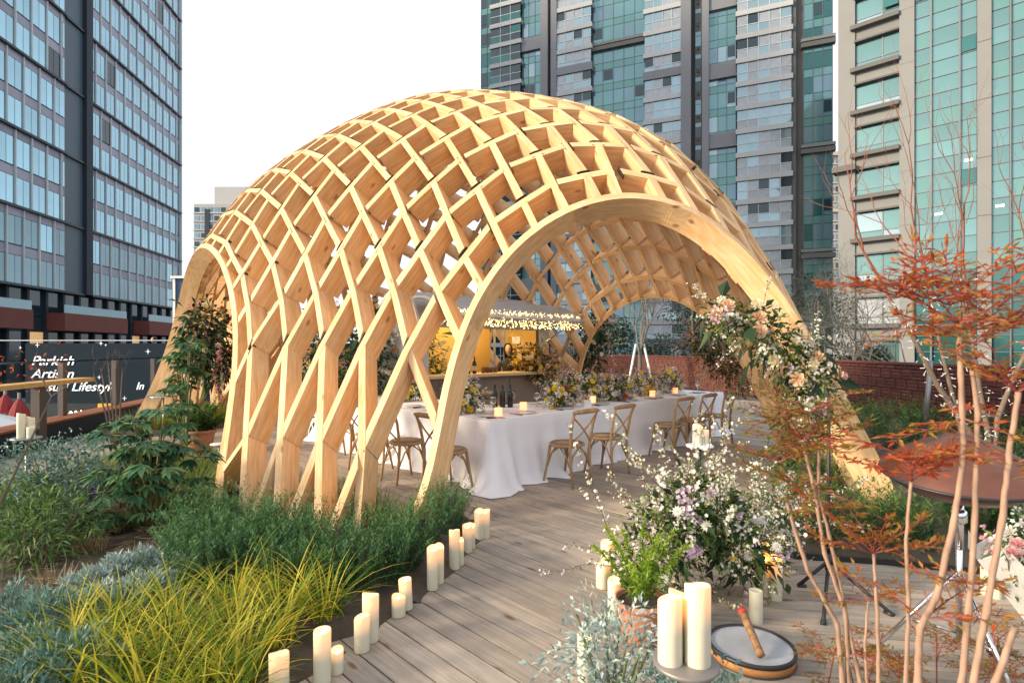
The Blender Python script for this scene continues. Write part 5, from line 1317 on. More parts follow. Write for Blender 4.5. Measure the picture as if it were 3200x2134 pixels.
def bush(name, label, cat, p, R_, Hh, n, L, Wd, mat, stems=7, stemmat='bark', fold=True):
    t = thing(name, label, cat, p); d = rnd_dirs(n, .35); lump = 1 + .25 * np.sin(d[:, 0] * 5 + p[0]) * np.sin(d[:, 1] * 6 + p[1]) + .15 * np.sin(d[:, 2] * 9)
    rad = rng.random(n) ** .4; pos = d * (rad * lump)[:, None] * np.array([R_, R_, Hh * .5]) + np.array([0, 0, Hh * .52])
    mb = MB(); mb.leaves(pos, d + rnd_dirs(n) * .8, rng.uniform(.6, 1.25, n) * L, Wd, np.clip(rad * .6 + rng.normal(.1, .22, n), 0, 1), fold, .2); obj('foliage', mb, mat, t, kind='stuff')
    mb = MB()
    for i in range(stems):
        a = rng.random() * 6.28; q = Vector((math.cos(a) * R_ * .6, math.sin(a) * R_ * .6, Hh * rng.uniform(.5, .9))); mb.tube([(0, 0, 0), q * .5 + Vector((0, 0, .05)), q], [.012, .008, .004], 5)
    obj('stems', mb, M[stemmat], t, kind='stuff'); return t
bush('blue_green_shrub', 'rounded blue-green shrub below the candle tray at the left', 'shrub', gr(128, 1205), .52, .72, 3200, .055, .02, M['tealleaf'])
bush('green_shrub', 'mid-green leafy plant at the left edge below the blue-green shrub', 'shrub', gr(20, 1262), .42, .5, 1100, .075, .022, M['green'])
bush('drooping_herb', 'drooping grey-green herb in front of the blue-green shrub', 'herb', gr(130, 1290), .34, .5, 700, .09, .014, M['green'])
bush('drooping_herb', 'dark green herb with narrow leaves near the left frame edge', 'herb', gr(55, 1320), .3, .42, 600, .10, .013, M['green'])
def fatsia(name, label, p, heads, L, cat='shrub'):
    t = thing(name, label, cat, p); mb = MB(); st = MB(); base = Vector(p)
    for (dx, dy, z, s) in heads:
        c = np.array([dx, dy, z]); st.tube([(dx * .15, dy * .15, 0), (dx * .5, dy * .5, z * .55), (dx, dy, z)], [.014, .011, .007], 6)
        nl = int(rng.integers(4, 8)); 
        for k in range(nl):
            a = k * 2.4 + rng.random(); el = rng.uniform(-.3, .7); pd = np.array([math.cos(a) * math.cos(el), math.sin(a) * math.cos(el), math.sin(el)]); pl = rng.uniform(.07, .16) * s
            e = c + pd * pl; st.tube([tuple(c), tuple(e)], .0035, 4)
            fw = pd * np.array([1, 1, .25]); fw /= np.linalg.norm(fw); sd_ = np.cross(fw, [0, 0, 1.0]); sd_ /= np.linalg.norm(sd_) + 1e-6; n_ = 7; tt = rng.uniform(.05, .95)
            for j in range(n_):
                b_ = (j - (n_ - 1) / 2) * .50; d = fw * math.cos(b_) + sd_ * math.sin(b_); ll = L * s * (1 - .13 * abs(j - 3)) * rng.uniform(.8, 1.1); dd = d.copy(); dd[2] -= rng.uniform(.1, .7)
                mb.leaves(e[None], dd[None], ll, ll * .40, np.clip(tt + rng.normal(0, .08), 0, 1), True, .22, side=np.cross(dd, [0.0, 0, 1])[None])
    obj('leaves', mb, M['fatsia'], t, kind='stuff'); obj('stems', st, M['stalk'], t, kind='stuff'); return t
hd = []
for i in range(38): a = rng.random() * 6.28; r = rng.uniform(.05, .42); hd.append((r * math.cos(a) * 1.0, r * math.sin(a), rng.uniform(.15, 1.0) * (1.1 - r * .5), rng.uniform(.8, 1.2)))
fatsia('palmate_shrub', 'large shrub with glossy hand-shaped leaves left of the lattice leg', gr(345, 1215), hd, .15)
hd = [(rng.normal(0, .16), rng.normal(0, .16), z, 1.1) for z in (.75, .95, 1.1, 1.2, 1.3, 1.4, 1.5, 1.55, 1.62, 1.0, 1.25, 1.45)]
fatsia('palmate_shrub', 'tall slender shrub with hand-shaped leaves before the left arch foot', at(420, 1030, 8.0) * 1.0 if False else Vector((-4.72, 7.95, 0.03)), hd, .17)
for i, (x, y) in enumerate(((500, 1108), (498, 1130), (213, 1200), (200, 1245), (380, 1055), (455, 1010))):
    pass
# pots with ferns
def frond_fern(name, label, p, pot, nf, L, mat, bushy=.03, upright=.8, potmat='terra'):
    t = thing(name, label, 'potted fern', p); rr, hh = pot
    mb = MB(); mb.lathe([(0, 0), (rr * .68, 0), (rr * .72, .01), (rr * .95, hh * .85), (rr * .95, hh * .86), (rr * 1.05, hh * .86), (rr * 1.05, hh), (rr * .92, hh), (rr * .9, hh * .9), (0, hh * .88)], 24); obj('pot', mb, M[potmat], t, True)
    mb = MB(); mb.lathe([(0, hh * .92), (rr * .9, hh * .9)], 16); obj('soil', mb, M['soil'], t)
    lf = MB()
    for k in range(nf):
        a = k * 2.399 + rng.random() * .4; e0 = rng.uniform(upright - .25, upright + .35); n = 16; pts = []; P_ = np.array([math.cos(a) * rr * .25, math.sin(a) * rr * .25, hh * .9]); ll = L * rng.uniform(.7, 1.1)
        for i in range(n): e = e0 * 1.25 - .55 * (i / n) ** 1.5; P_ = P_ + np.array([math.cos(a) * math.cos(e), math.sin(a) * math.cos(e), math.sin(e)]) * ll / n; pts.append(P_.copy())
        pts = np.array(pts); m = 130; ti_ = rng.random(m) ** .8; ii = np.clip((ti_ * (n - 1)).astype(int), 0, n - 2); pos = pts[ii] + (pts[ii + 1] - pts[ii]) * ((ti_ * (n - 1)) - ii)[:, None]
        d = rnd_dirs(m) + (pts[ii + 1] - pts[ii]) / (ll / n) * .6
        lf.leaves(pos, d, bushy * (1.25 - ti_ * .75) * rng.uniform(.7, 1.2, m), bushy * .22, np.clip(ti_ * .6 + rng.normal(.15, .15, m), 0, 1), False, .1)
        lf.tube([tuple(q) for q in pts[::5]], .0025, 4, .2)
    obj('fronds', lf, mat, t, kind='stuff'); return t
frond_fern('potted_fern', 'bright green foxtail fern in a terracotta pot before the flower mound', Vector((.70, 2.98, .004)), (.14, .22), 11, .44, M['fern'], .05, 1.05)
frond_fern('potted_fern', 'green fern in a terracotta pot on the deck by the left arch', Vector((-4.72, 8.35, .004)), (.21, .34), 22, .5, M['green'], .09, .75)

# ---------------------------------------------------------------- flowers
def rose_mesh(name, mat, rings=((.009, 4, 1.0), (.015, 5, .95), (.022, 6, .85), (.029, 6, .72), (.034, 7, .5))):
    mb = MB()
    for (rad, n, cup) in rings:
        for k in range(n):
            a = 2 * math.pi * k / n + rad * 50; w = 3.5 / n; vs = []
            for i in range(4):
                f = i / 3; rr = rad * (.25 + .75 * f ** .7); z = -.012 + .04 * (f * cup + (1 - cup) * .35 * f) - (.006 * f ** 3 if cup < .6 else 0)
                for j in (-1, 0, 1):
                    aa = a + j * w * (.5 + .5 * f) * .55; r2 = rr * (1 - .1 * abs(j)); vs.append((r2 * math.cos(aa), r2 * math.sin(aa), z - .004 * abs(j) * f))
            mb.add(vs, [(i * 3 + j, i * 3 + j + 1, i * 3 + j + 4, i * 3 + j + 3) for i in range(3) for j in range(2)], min(1, .15 + rad * 22))
    me = mb.mesh(name, True); me.materials.append(mat); return me
def daisy_mesh(name, mat, n=12, r=.04):
    mb = MB(); a = np.arange(n) * 2 * math.pi / n; d = np.stack([np.cos(a), np.sin(a), np.full(n, .28)], 1)
    mb.leaves(np.zeros((n, 3)), d, r, r * .5, rng.random(n), True, .15, side=np.stack([-np.sin(a), np.cos(a), 0 * a], 1)); mb.leaves(np.zeros((n, 3)) + [0, 0, .004], d + [0, 0, .3], r * .75, r * .4, rng.random(n), True, .1, side=np.stack([-np.sin(a), np.cos(a), 0 * a], 1))
    mb.lathe([(.011, .004), (.009, .012), (0, .015)], 8, None, 0.0); me = mb.mesh(name); me.materials.append(mat); return me
BL = {'peach': rose_mesh('rose', M['p_peach']), 'cream': rose_mesh('rose', M['p_cream']), 'coral': rose_mesh('rose', M['p_coral']), 'pinkrose': rose_mesh('rose', M['p_pink']), 'yellow': daisy_mesh('yellow_flower', M['p_yellow']), 'white': daisy_mesh('white_flower', M['p_white']), 'purple': daisy_mesh('purple_flower', M['p_purple'], 6, .03), 'lilacrose': rose_mesh('lilac_flower', M['p_lilac']), 'whiterose': rose_mesh('white_rose', M['p_white'])}
def blossoms(mb, pos, nrm, r):
    """five-petal blossoms at pos facing nrm"""
    N = len(pos); nrm = nrm / (np.linalg.norm(nrm, axis=1, keepdims=True) + 1e-9); a1 = np.cross(nrm, rnd_dirs(N)); a1 /= np.linalg.norm(a1, axis=1, keepdims=True) + 1e-9; a2 = np.cross(nrm, a1); r = np.broadcast_to(r, (N,)); tt = rng.random(N)
    for k in range(5):
        t = k * 1.2566; d = a1 * math.cos(t) + a2 * math.sin(t) + nrm * .35; sd_ = -a1 * math.sin(t) + a2 * math.cos(t)
        mb.leaves(pos, d, r, r * .85, np.clip(tt + rng.normal(0, .1, N), 0, 1), False, 0.05, side=sd_)
def on_path(path, r, N, shell=.45):
    P = np.array([tuple(p) for p in path]); seg = np.linalg.norm(np.diff(P, axis=0), axis=1); cum = np.r_[0, np.cumsum(seg)]; t = rng.random(N) * cum[-1]
    c = np.stack([np.interp(t, cum, P[:, i]) for i in range(3)], 1); rr = np.interp(t, cum, np.broadcast_to(r, (len(P),))) if np.ndim(r) else np.full(N, r)
    d = rnd_dirs(N); rad = (shell + (1 - shell) * rng.random(N)); return c + d * (rr * rad)[:, None], d
def arrangement(name, label, path, r, leaf=(600, 'green', .06, .022), cloud=(), heads=(), twigs=(), cat='flower arrangement', fall=0.0, squash=1.0, big=()):
    """leafy core along a path, clouds of small blossoms, single large heads and flowering twigs"""
    c0 = Vector(tuple(np.mean([tuple(p) for p in path], 0))); t = thing(name, label, cat, c0); ti = inv(t)
    leafs = [leaf] if not isinstance(leaf, list) else leaf
    for (n, mt, L, Wd) in leafs:
        pos, d = on_path(path, r, n, .25); d2 = d + rnd_dirs(n) * .7; d2[:, 2] -= fall
        mb = MB(); mb.leaves(pos, d2, rng.uniform(.55, 1.3, n) * L, Wd, np.clip(rng.normal(.45, .25, n), 0, 1), True, .2 + fall * .3); obj('foliage', mb, M[mt], t, M=ti, kind='stuff')
    for (n, mt, L, Wd) in big:
        pos, d = on_path(path, r, n, .7); mb = MB(); mb.leaves(pos, d + rnd_dirs(n) * .5, rng.uniform(.7, 1.2, n) * L, Wd, rng.random(n), True, .3); obj('large_leaves', mb, M[mt], t, M=ti, kind='stuff')
    for (n, mt, rad) in cloud:
        pos, d = on_path(path, r, max(3, n // 14), .8); pp = np.repeat(pos, 14, 0) + rng.normal(0, .028, (len(pos) * 14, 3)); dd = np.repeat(d, 14, 0) + rnd_dirs(len(pp)) * .5
        mb = MB(); blossoms(mb, pp, dd, rad * rng.uniform(.7, 1.2, len(pp))); obj('small_blossoms', mb, M[mt], t, M=ti, kind='stuff')
    for (kind, n, s) in heads:
        pos, d = on_path(path, r, n * 3, .95)
        tocam = np.array([0, 0, 1.57]) - pos; k = np.argsort(-(d * tocam).sum(1) / np.linalg.norm(tocam, axis=1) + rng.random(len(pos)) * .5)[:n]
        for i in k:
            dv = Vector(d[i] + np.array([0, 0, .25]) + .5 * tocam[i] / np.linalg.norm(tocam[i])).normalized(); o = bpy.data.objects.new(BL[kind].name, BL[kind]); COL.objects.link(o); o.parent = t
            o.matrix_local = ti @ Matrix.Translation(Vector(pos[i])) @ dv.to_track_quat('Z', 'Y').to_matrix().to_4x4() @ Matrix.Diagonal((s, s, s, 1))
    tw = MB(); cl = {}
    for (n, L, up, mt, rad, dens, lmt) in twigs:
        pos, d = on_path(path, r, n, .3)
        for i in range(n):
            p = pos[i].copy(); dv = d[i] * (1 - abs(up) * .45) + np.array([0, 0, up]) + rng.normal(0, .2, 3); dv /= np.linalg.norm(dv); ll = L * rng.uniform(.55, 1.15); pts = [p.copy()]; m = 8
            for j in range(m): dv = dv + rng.normal(0, .10, 3) + np.array([0, 0, -.06 if up > 0 else -.03]); dv /= np.linalg.norm(dv); p = p + dv * ll / m; p[2] = max(p[2], .02); pts.append(p.copy())
            tw.tube([tuple(q) for q in pts], [.0032 - .0003 * j for j in range(m + 1)], 4)
            pa = np.array(pts); k = max(2, int(dens * ll / .1)); tt = rng.uniform(.15, 1, k) * m; ii = np.minimum(tt.astype(int), m - 1); bp = pa[ii] + (pa[ii + 1] - pa[ii]) * (tt - ii)[:, None] + rng.normal(0, .012, (k, 3))
            b = cl.setdefault(mt, MB()); blossoms(b, bp, rnd_dirs(k, .4), rad * rng.uniform(.7, 1.2, k))
            if lmt: q = max(2, k // 2); ix = rng.integers(0, k, q); cl.setdefault('L' + lmt, MB()).leaves(bp[ix], rnd_dirs(q, .5), .03 * rng.uniform(.6, 1.3, q), .013, rng.random(q), True, .1)
    if tw.n: obj('twigs', tw, M['twigb'], t, M=ti, kind='stuff')
    for mt, b in cl.items(): obj('twig_leaves' if mt[0] == 'L' else 'twig_blossoms', b, M[mt[1:] if mt[0] == 'L' else mt], t, M=ti, kind='stuff')
    return t

# the big mound on the deck
mc_ = Vector((1.14, 3.45, 0))
arrangement('flower_mound', 'tall wild mound of white and lilac blossom and twigs standing on the deck path', [mc_ + Vector((-.34, .0, .22)), mc_ + Vector((-.05, 0, .46)), mc_ + Vector((.05, .05, .62)), mc_ + Vector((.36, .0, .24))], (.26, .34, .24, .27),
    [(1700, 'green', .06, .022), (400, 'dkgreen', .09, .04), (700, 'ygreen', .055, .02)], [(900, 'p_white', .012), (260, 'p_lilac', .017), (160, 'p_cream', .014)], [('white', 7, 1.0), ('lilacrose', 6, 1.0), ('whiterose', 3, 1.0), ('yellow', 2, .6)],
    [(40, .60, 1.0, 'p_white', .012, 6, 'ygreen'), (22, .55, .25, 'p_white', .011, 8, 'ygreen'), (6, .8, 1.3, 'p_white', .017, 3, 'ygreen'), (10, .45, -.2, 'p_cream', .009, 6, 'green')])
arrangement('flower_mound', 'white spirea sprays arching right behind the flower mound', [mc_ + Vector((.5, .5, .2)), mc_ + Vector((.95, .75, .22))], (.22, .24), [(500, 'green', .05, .02)], [(420, 'p_white', .011)], [],
    [(26, .55, .7, 'p_white', .011, 11, 'green')])
# olive-silver shrub in the foreground
bush('silver_leaf_shrub', 'silver-leaved shrub in front of the fern pot at the bottom', 'shrub', Vector((.38, 2.12, 0)), .26, .56, 1900, .038, .012, M['silver'], 10, 'stalk')
bush('silver_leaf_shrub', 'green and silver shrub under the foreground candle tray', 'shrub', Vector((.66, 1.95, 0)), .24, .44, 1300, .036, .013, M['tealleaf'], 8, 'stalk')
# garland on the right leg of the front arch
gp = [at(1640, 720, 5.05), at(1720, 745, 5.0), at(1800, 800, 4.95), at(1870, 880, 4.92), at(1850, 960, 4.9)]
arrangement('arch_garland', 'lush garland of peach roses and white blossom on the right leg of the front arch', gp, (.16, .25, .32, .26, .2), [(1000, 'green', .07, .026), (220, 'dkgreen', .12, .05), (420, 'ygreen', .06, .02)],
    [(900, 'p_white', .017), (130, 'p_lilac', .017), (50, 'p_pink', .016), (160, 'p_cream', .02)], [('peach', 8, 2.0), ('cream', 5, 1.9), ('pinkrose', 3, 1.2), ('whiterose', 4, .9), ('yellow', 3, .8)],
    [(16, .45, .35, 'p_white', .013, 7, 'green'), (10, .4, -.8, 'p_white', .009, 5, 'ygreen')], fall=.2, big=[(26, 'dkgreen', .24, .12)])
# back arch: left and right garlands
def toward(p, k): return Vector(p) * k
gl_ = [at(1345, 905, 13.2), at(1352, 800, 13.0), at(1378, 730, 12.6)]
arrangement('arch_garland', 'tall dark garland with pale pink flowers climbing the left side of the back arch', gl_, (.5, .42, .3), [(900, 'dkgreen', .16, .06), (420, 'autumn', .12, .03), (300, 'ygreen', .1, .03)], [(220, 'p_pink', .035), (220, 'p_cream', .03)], [('peach', 3, 2.0), ('white', 3, 1.6)], [(20, .9, .4, 'p_cream', .02, 3, 'autumn')])
gl_ = [at(1700, 880, 8.6), at(1650, 815, 8.8), at(1600, 770, 9.0)]
arrangement('arch_garland', 'tawny grass and dark moss garland on the right side of the back arch', gl_, (.28, .3, .3), [(500, 'dkgreen', .1, .04), (700, 'autumn', .10, .02)], [(150, 'p_pink', .02)], [], [(46, .7, -.5, 'p_cream', .008, 5, 'autumn'), (24, .6, .3, 'p_cream', .010, 6, 'autumn')])
# left arch hanging greenery
gl_ = [at(470, 730, 9.2), at(480, 790, 9.2), at(500, 850, 9.2)]
arrangement('arch_garland', 'dark hanging garland with big leaves and pink tassels inside the left arch', gl_, (.42, .5, .35), [(800, 'dkgreen', .15, .06), (300, 'autumn', .1, .04), (260, 'ygreen', .08, .03)], [(260, 'p_pink', .022), (120, 'p_cream', .03)], [('cream', 3, 1.4)], [(30, .8, -1.1, 'p_pink', .014, 6, 'ygreen')], fall=.4, big=[(30, 'fatsia', .36, .16)])
# tall arrangements seen through the lattice leg
for i, (x, y, lab) in enumerate(((745, 800, 'tall leafy arrangement with orange and cream flowers behind the left of the lattice leg'), (850, 790, 'tall arrangement with big green leaves behind the middle of the lattice leg'), (965, 800, 'tall pale blossom arrangement left of the bar trailer behind the lattice leg'))):
    dd = 9.3 + .35 * i; pp_ = [at(x, y + 140, dd), at(x, y, dd), at(x, y - 70, dd)]
    arrangement('tall_arrangement', lab, pp_, (.42, .5, .35), [(800, 'green', .12, .045), (400, ('autumn', 'dkgreen', 'ygreen')[i], .1, .04)], [(320, ('p_cream', 'p_cream', 'p_white')[i], .03), (160, ('p_peach', 'p_peach', 'p_lilac')[i], .03)], [('peach' if i < 2 else 'whiterose', 4, 1.6)], [(16, .8, .5, 'p_white', .02, 5, 'ygreen')], big=[(18, 'fatsia', .5, .18)])
    b0 = at(x, 900, dd); mb = MB(); mb.lathe([(.14, 0), (.16, .03), (.1, .06), (.09, .75), (.16, .8), (0, .8)], 18, Matrix.Translation((b0.x, b0.y, 0))); tag(obj('pedestal', mb, M['white'], smooth=True), f'white pedestal under the {("left", "middle", "right")[i]} tall arrangement behind the lattice leg', 'pedestal')
# bar flowers
gl_ = [at(1195, 825, 11.2), at(1240, 830, 11.1), at(1255, 860, 11.1)]
arrangement('bar_flowers', 'tawny and peach flower arrangement at the right end of the bar counter', gl_, (.32, .42, .38), [(700, 'autumn', .1, .035), (350, 'dkgreen', .12, .04)], [(260, 'p_peach', .03), (200, 'p_cream', .03), (120, 'p_yellow', .028)], [('peach', 7, 1.5), ('cream', 5, 1.4), ('yellow', 4, 1.4)], [(20, .45, .4, 'p_cream', .015, 5, 'autumn')])
# table flowers
tf = [((.22, .78), .24, 'airy yellow, white and lilac flower arrangement at the near end of the table', 'yellow'), ((1.70, .42), .25, 'flower arrangement with a coral bloom right of the wine glasses', 'coral'), ((2.55, .62), .22, 'yellow and white flower arrangement in the middle of the table', 'yellow'), ((3.05, .42), .26, 'flower arrangement with white anemone and pink bloom on the table', 'coral'), ((4.15, .62), .24, 'yellow and lilac arrangement toward the far end of the table', 'yellow'), ((4.95, .62), .25, 'dark leafy arrangement nearest the far end of the table', 'lilacrose'), ((.6, 2.6), .25, 'flower arrangement on the left arm of the table behind the lattice', 'yellow')]
for (u, v), r, lab, key in tf:
    c = T(u, v, .95); arrangement('table_flowers', lab, [c + Vector((-.13, -.13, -.07)), c + Vector((0, 0, .06)), c + Vector((.13, .13, -.05))], (r * .65, r, r * .65), [(420, 'green', .055, .02), (260, 'ygreen', .055, .022), (120, 'dkgreen', .08, .035)], [(300, 'p_white', .022), (150, 'p_lilac', .023), (80, 'p_blue', .022), (120, 'p_yellow', .02)],
        [('yellow', 6, 1.0), (key, 2, 1.5), ('white', 3, 1.0), ('whiterose', 2, 1.0), ('pinkrose', 2, 1.0)], [(12, .32, .7, 'p_white', .012, 5, 'ygreen'), (5, .3, -.4, 'p_white', .01, 6, 'ygreen')])
# wrapped bouquet at the right edge
bq = at(2345, 1310, 3.0)
arrangement('wrapped_bouquet', 'white paper wrapped bouquet of pink and white flowers at the right edge', [bq, bq + Vector((.15, .05, .1))], (.17, .2), (260, 'green', .06, .025), [(200, 'p_white', .016), (160, 'p_pink', .02)], [('pinkrose', 4, 1.2), ('whiterose', 3, 1.2)], [(10, .3, .6, 'p_white', .012, 6, 'green')], cat='bouquet')
wr = MB(); 
for k in range(4):
    a_ = k * 1.5 + .4; c = bq + Vector((.08, .06, .03)); vs = [c + Vector((0, 0, -.34))]
    for j in range(5): b_ = a_ - .7 + j * .35; vs.append(c + Vector((math.cos(b_) * .25, math.sin(b_) * .25, .05 + .06 * math.sin(j * 2.2 + k))))
    wr.add(vs, [(0, j + 1, j + 2) for j in range(4)])
M['paper'] = leafm('white_tissue', [(.72, .72, .70), (.8, .8, .78)], .4, .7); ob = obj('paper_wrap', wr, M['paper'], bpy.data.objects['wrapped_bouquet'], M=inv(bpy.data.objects['wrapped_bouquet']), kind='stuff')

# small purple bedding flowers
for i, (x, y) in enumerate(((500, 1108), (214, 1212), (196, 1250))):
    p = gr(x, y); p.z = .32; t = thing('purple_pansy', ('purple pansy among the palmate shrub leaves', 'upper purple pansy by the drooping herb', 'lower purple pansy by the drooping herb')[i], 'flower', (p.x, p.y, .04))
    for k in range(2): o = bpy.data.objects.new('purple_flower', BL['purple']); COL.objects.link(o); o.parent = t; o.location = (.03 * k, -.02 * k, .30 - .04 * k); o.rotation_euler = (R(60), 0, .5 * k)
    mb = MB(); mb.tube([(0, 0, 0), (0, 0, .3)], .003, 4); obj('stem', mb, M['stalk'], t)
# ---------------------------------------------------------------- nandina shrubs close to the camera
def compound(lf, st, p, d, L, leafL, t0, t1):
    p = np.array(p, float); d = np.array(d, float); d /= np.linalg.norm(d); pts = [p.copy()]; n = 5
    for i in range(n): d = d + rng.normal(0, .08, 3) + np.array([0, 0, -.05]); d /= np.linalg.norm(d); p = p + d * L / n; pts.append(p.copy())
    st.tube([tuple(q) for q in pts], [.0022, .002, .0018, .0015, .0012, .001], 4)
    for i in range(1, n + 1):
        for s in ((-1, 1) if i < n else (0, -1, 1)):
            sd_ = np.cross(d, [0, 0, 1.0]); sd_ /= np.linalg.norm(sd_) + 1e-6
            bd = d * .55 + sd_ * s * .9 + rng.normal(0, .15, 3) + np.array([0, 0, .12]); bd /= np.linalg.norm(bd); bl = L * rng.uniform(.2, .42) * (1.15 - .1 * i); e = pts[i] + bd * bl
            st.tube([tuple(pts[i]), tuple(e)], .0011, 3)
            k = int(rng.integers(3, 6)); tt = np.linspace(.35, 1, k); pos = pts[i] + bd * bl * tt[:, None]; s2 = np.cross(bd, [0, 0, 1.0])[None] * np.where(np.arange(k) % 2, 1, -1)[:, None]; s2[-1] = 0
            dd = bd[None] * .75 + s2 * .8 + rng.normal(0, .18, (k, 3)); dd[:, 2] += rng.uniform(-.25, .3)
            lf.leaves(pos, dd, leafL * rng.uniform(.65, 1.15, k), leafL * .27, np.clip(rng.uniform(t0, t1, k), 0, 1), True, .12)
def nandina(name, label, stems, base, sprays, mat):
    t = thing(name, label, 'nandina', base); ti = inv(t); lf = MB(); st = MB()
    for pts, r in stems:
        P_ = [Vector(p) for p in pts]; b0 = P_[0].copy(); b0.z = 0; b0.x = base[0] + (b0.x - base[0]) * .45; b0.y = base[1] + (b0.y - base[1]) * .45
        fine = [b0] + P_; q = []; rr = []
        for i in range(len(fine) - 1):
            m = 7
            for j in range(m): q.append(fine[i].lerp(fine[i + 1], j / m) + Vector((random.gauss(0, .0006), random.gauss(0, .0006), 0))); rr.append(r * .72 * (1.12 - .45 * (i + j / m) / len(fine)) * (1.16 if (j == 0) else 1) * random.uniform(.95, 1.05))
        q.append(fine[-1]); rr.append(r * .6)
        mb = MB(); mb.tube(q, rr, 8); obj('cane', mb, M['cane'], t, True, M=ti)
    for (p, n, L, leafL, up, t0, t1) in sprays:
        for k in range(n):
            a = k * 2.399 + rng.random(); compound(lf, st, p, (math.cos(a), math.sin(a), up + rng.uniform(-.3, 1.0)), L * rng.uniform(.7, 1.15), leafL, t0, t1)
    obj('leaves', lf, mat, t, M=ti, kind='stuff'); obj('leaf_stalks', st, M['rachis'], t, M=ti, kind='stuff')
    return t
D2 = 1.28
a = lambda x, y, d=D2: at(x, y, d)
nandina('nandina_shrub', 'tall red-leaved nandina with bare pale canes in the right foreground', [
    ([a(2108, 1568), a(2112, 1440), a(2150, 1370), a(2190, 1200), a(2213, 1050), a(2206, 860), a(2202, 740)], .0105),
    ([a(2208, 1568, 1.22), a(2225, 1400, 1.24), a(2238, 1200), a(2245, 950), a(2232, 850)], .0095),
    ([a(2235, 1568, 1.2), a(2265, 1400, 1.2), a(2300, 1200, 1.2), a(2318, 1040, 1.2), a(2338, 900, 1.2)], .010),
    ([a(2285, 1568, 1.15), a(2330, 1440, 1.15)], .010), ([a(2080, 1568, 1.4), a(2086, 1380, 1.4), a(2080, 1250, 1.4), a(2092, 1105, 1.4)], .007)],
    (a(2180, 1568).x, D2, 0),
    [(a(2202, 745), 7, .20, .029, .25, 0, .8), (a(2180, 700), 4, .18, .028, .5, 0, .6), (a(2230, 790), 4, .19, .030, .2, 0, .7), (a(2335, 900, 1.2), 7, .18, .03, .35, .2, .9), (a(2120, 700), 3, .17, .03, .0, 0, .4), (a(2310, 760), 5, .18, .03, .3, .1, .7), (a(2300, 650), 3, .17, .03, .3, 0, .6), (a(2060, 680), 3, .15, .03, -.1, 0, .4), (a(2340, 1060, 1.2), 4, .16, .028, .0, .2, .9),
     (a(2092, 1105, 1.4), 6, .14, .03, .5, 0, .35), (a(2070, 1050, 1.4), 4, .13, .03, .2, 0, .3), (a(2210, 960), 3, .15, .03, -.1, 0, .7), (a(2250, 1340), 2, .16, .028, -.2, .2, .8), (a(2120, 1420), 3, .15, .028, .0, .1, .7)], M['nandina'])
D1 = 1.62
b = lambda x, y, d=D1: at(x, y, d)
nandina('nandina_shrub', 'orange-green nandina with slanting pale canes in front of the microphone stand', [
    ([b(1935, 1568), b(1922, 1430), b(1856, 1310), b(1826, 1220), b(1803, 1138)], .0095), ([b(1948, 1568), b(1940, 1400), b(1893, 1270), b(1872, 1130), b(1842, 1010)], .0085), ([b(1975, 1568), b(1938, 1390), b(1905, 1230), b(1880, 1140), b(1880, 1020)], .008),
    ([b(2018, 1568, 1.5), b(2014, 1400, 1.5), b(2006, 1270, 1.5)], .007), ([b(1990, 1568), b(1986, 1480), b(1994, 1380)], .006)],
    (b(1960, 1568).x, D1, 0),
    [(b(1842, 1010), 7, .18, .03, .4, .25, 1), (b(1870, 1020), 7, .18, .03, .4, .25, 1), (b(1850, 950), 5, .17, .028, .2, .2, 1), (b(1830, 1120), 5, .16, .028, 0, .2, 1), (b(1790, 1060), 4, .15, .028, .2, .1, .9), (b(1880, 1170), 4, .14, .026, -.1, 0, .8),
     (b(2006, 1270, 1.5), 7, .14, .028, .35, 0, .45), (b(1994, 1380), 4, .12, .026, .3, .1, .7), (b(1950, 1500), 3, .14, .026, .1, 0, .7)], M['nandina2'])
lo_ = MB(); ls_ = MB()
t = thing('nandina_seedlings', 'low sparse reddish nandina sprigs along the bottom right edge', 'nandina', (1.6, 1.75, 0)); ti = inv(t)
for i in range(16):
    p = gr(1900 + i * 30 + random.uniform(-20, 20), 1600 + random.uniform(-30, 60)); h = random.uniform(.10, .34); ls_.tube([p, p + Vector((random.gauss(0, .03), random.gauss(0, .03), h))], .003, 4)
    for k in range(3): aa = random.uniform(0, 6.28); compound(lo_, ls_, tuple(p + Vector((0, 0, h * (.6 + .2 * k)))), (math.cos(aa), math.sin(aa), .5), .13, .028, .0, .9)
obj('leaves', lo_, M['nandina2'], t, M=ti, kind='stuff'); obj('stalks', ls_, M['rachis'], t, M=ti, kind='stuff')

# ---------------------------------------------------------------- bare trees, red twigs with light strings, stakes
def grow(mb, p, d, L, r, depth, spread=.55, up=.12, tips=None, nmin=2, nmax=3, seg=4, wig=.1):
    p = Vector(p); d = Vector(d).normalized(); pts = [p.copy()]; rr = [r]
    for i in range(seg): d = (d + Vector((random.gauss(0, wig), random.gauss(0, wig), random.gauss(0, wig) + up * .3))).normalized(); p = p + d * (L / seg); pts.append(p.copy()); rr.append(r * (1 - .4 * (i + 1) / seg))
    mb.tube(pts, rr, 6 if r > .02 else 4, cap=False)
    if tips is not None: tips.extend(pts[2:])
    if depth == 0: return
    for k in range(random.randint(nmin, nmax)):
        q = pts[random.randint(max(1, seg - 2), seg)] if k else pts[-1]
        nd = (d + Vector((random.gauss(0, spread), random.gauss(0, spread), random.gauss(0, spread * .7) + up))).normalized()
        grow(mb, q, nd, L * random.uniform(.6, .85), r * .58, depth - 1, spread, up, tips, nmin, nmax, seg, wig)
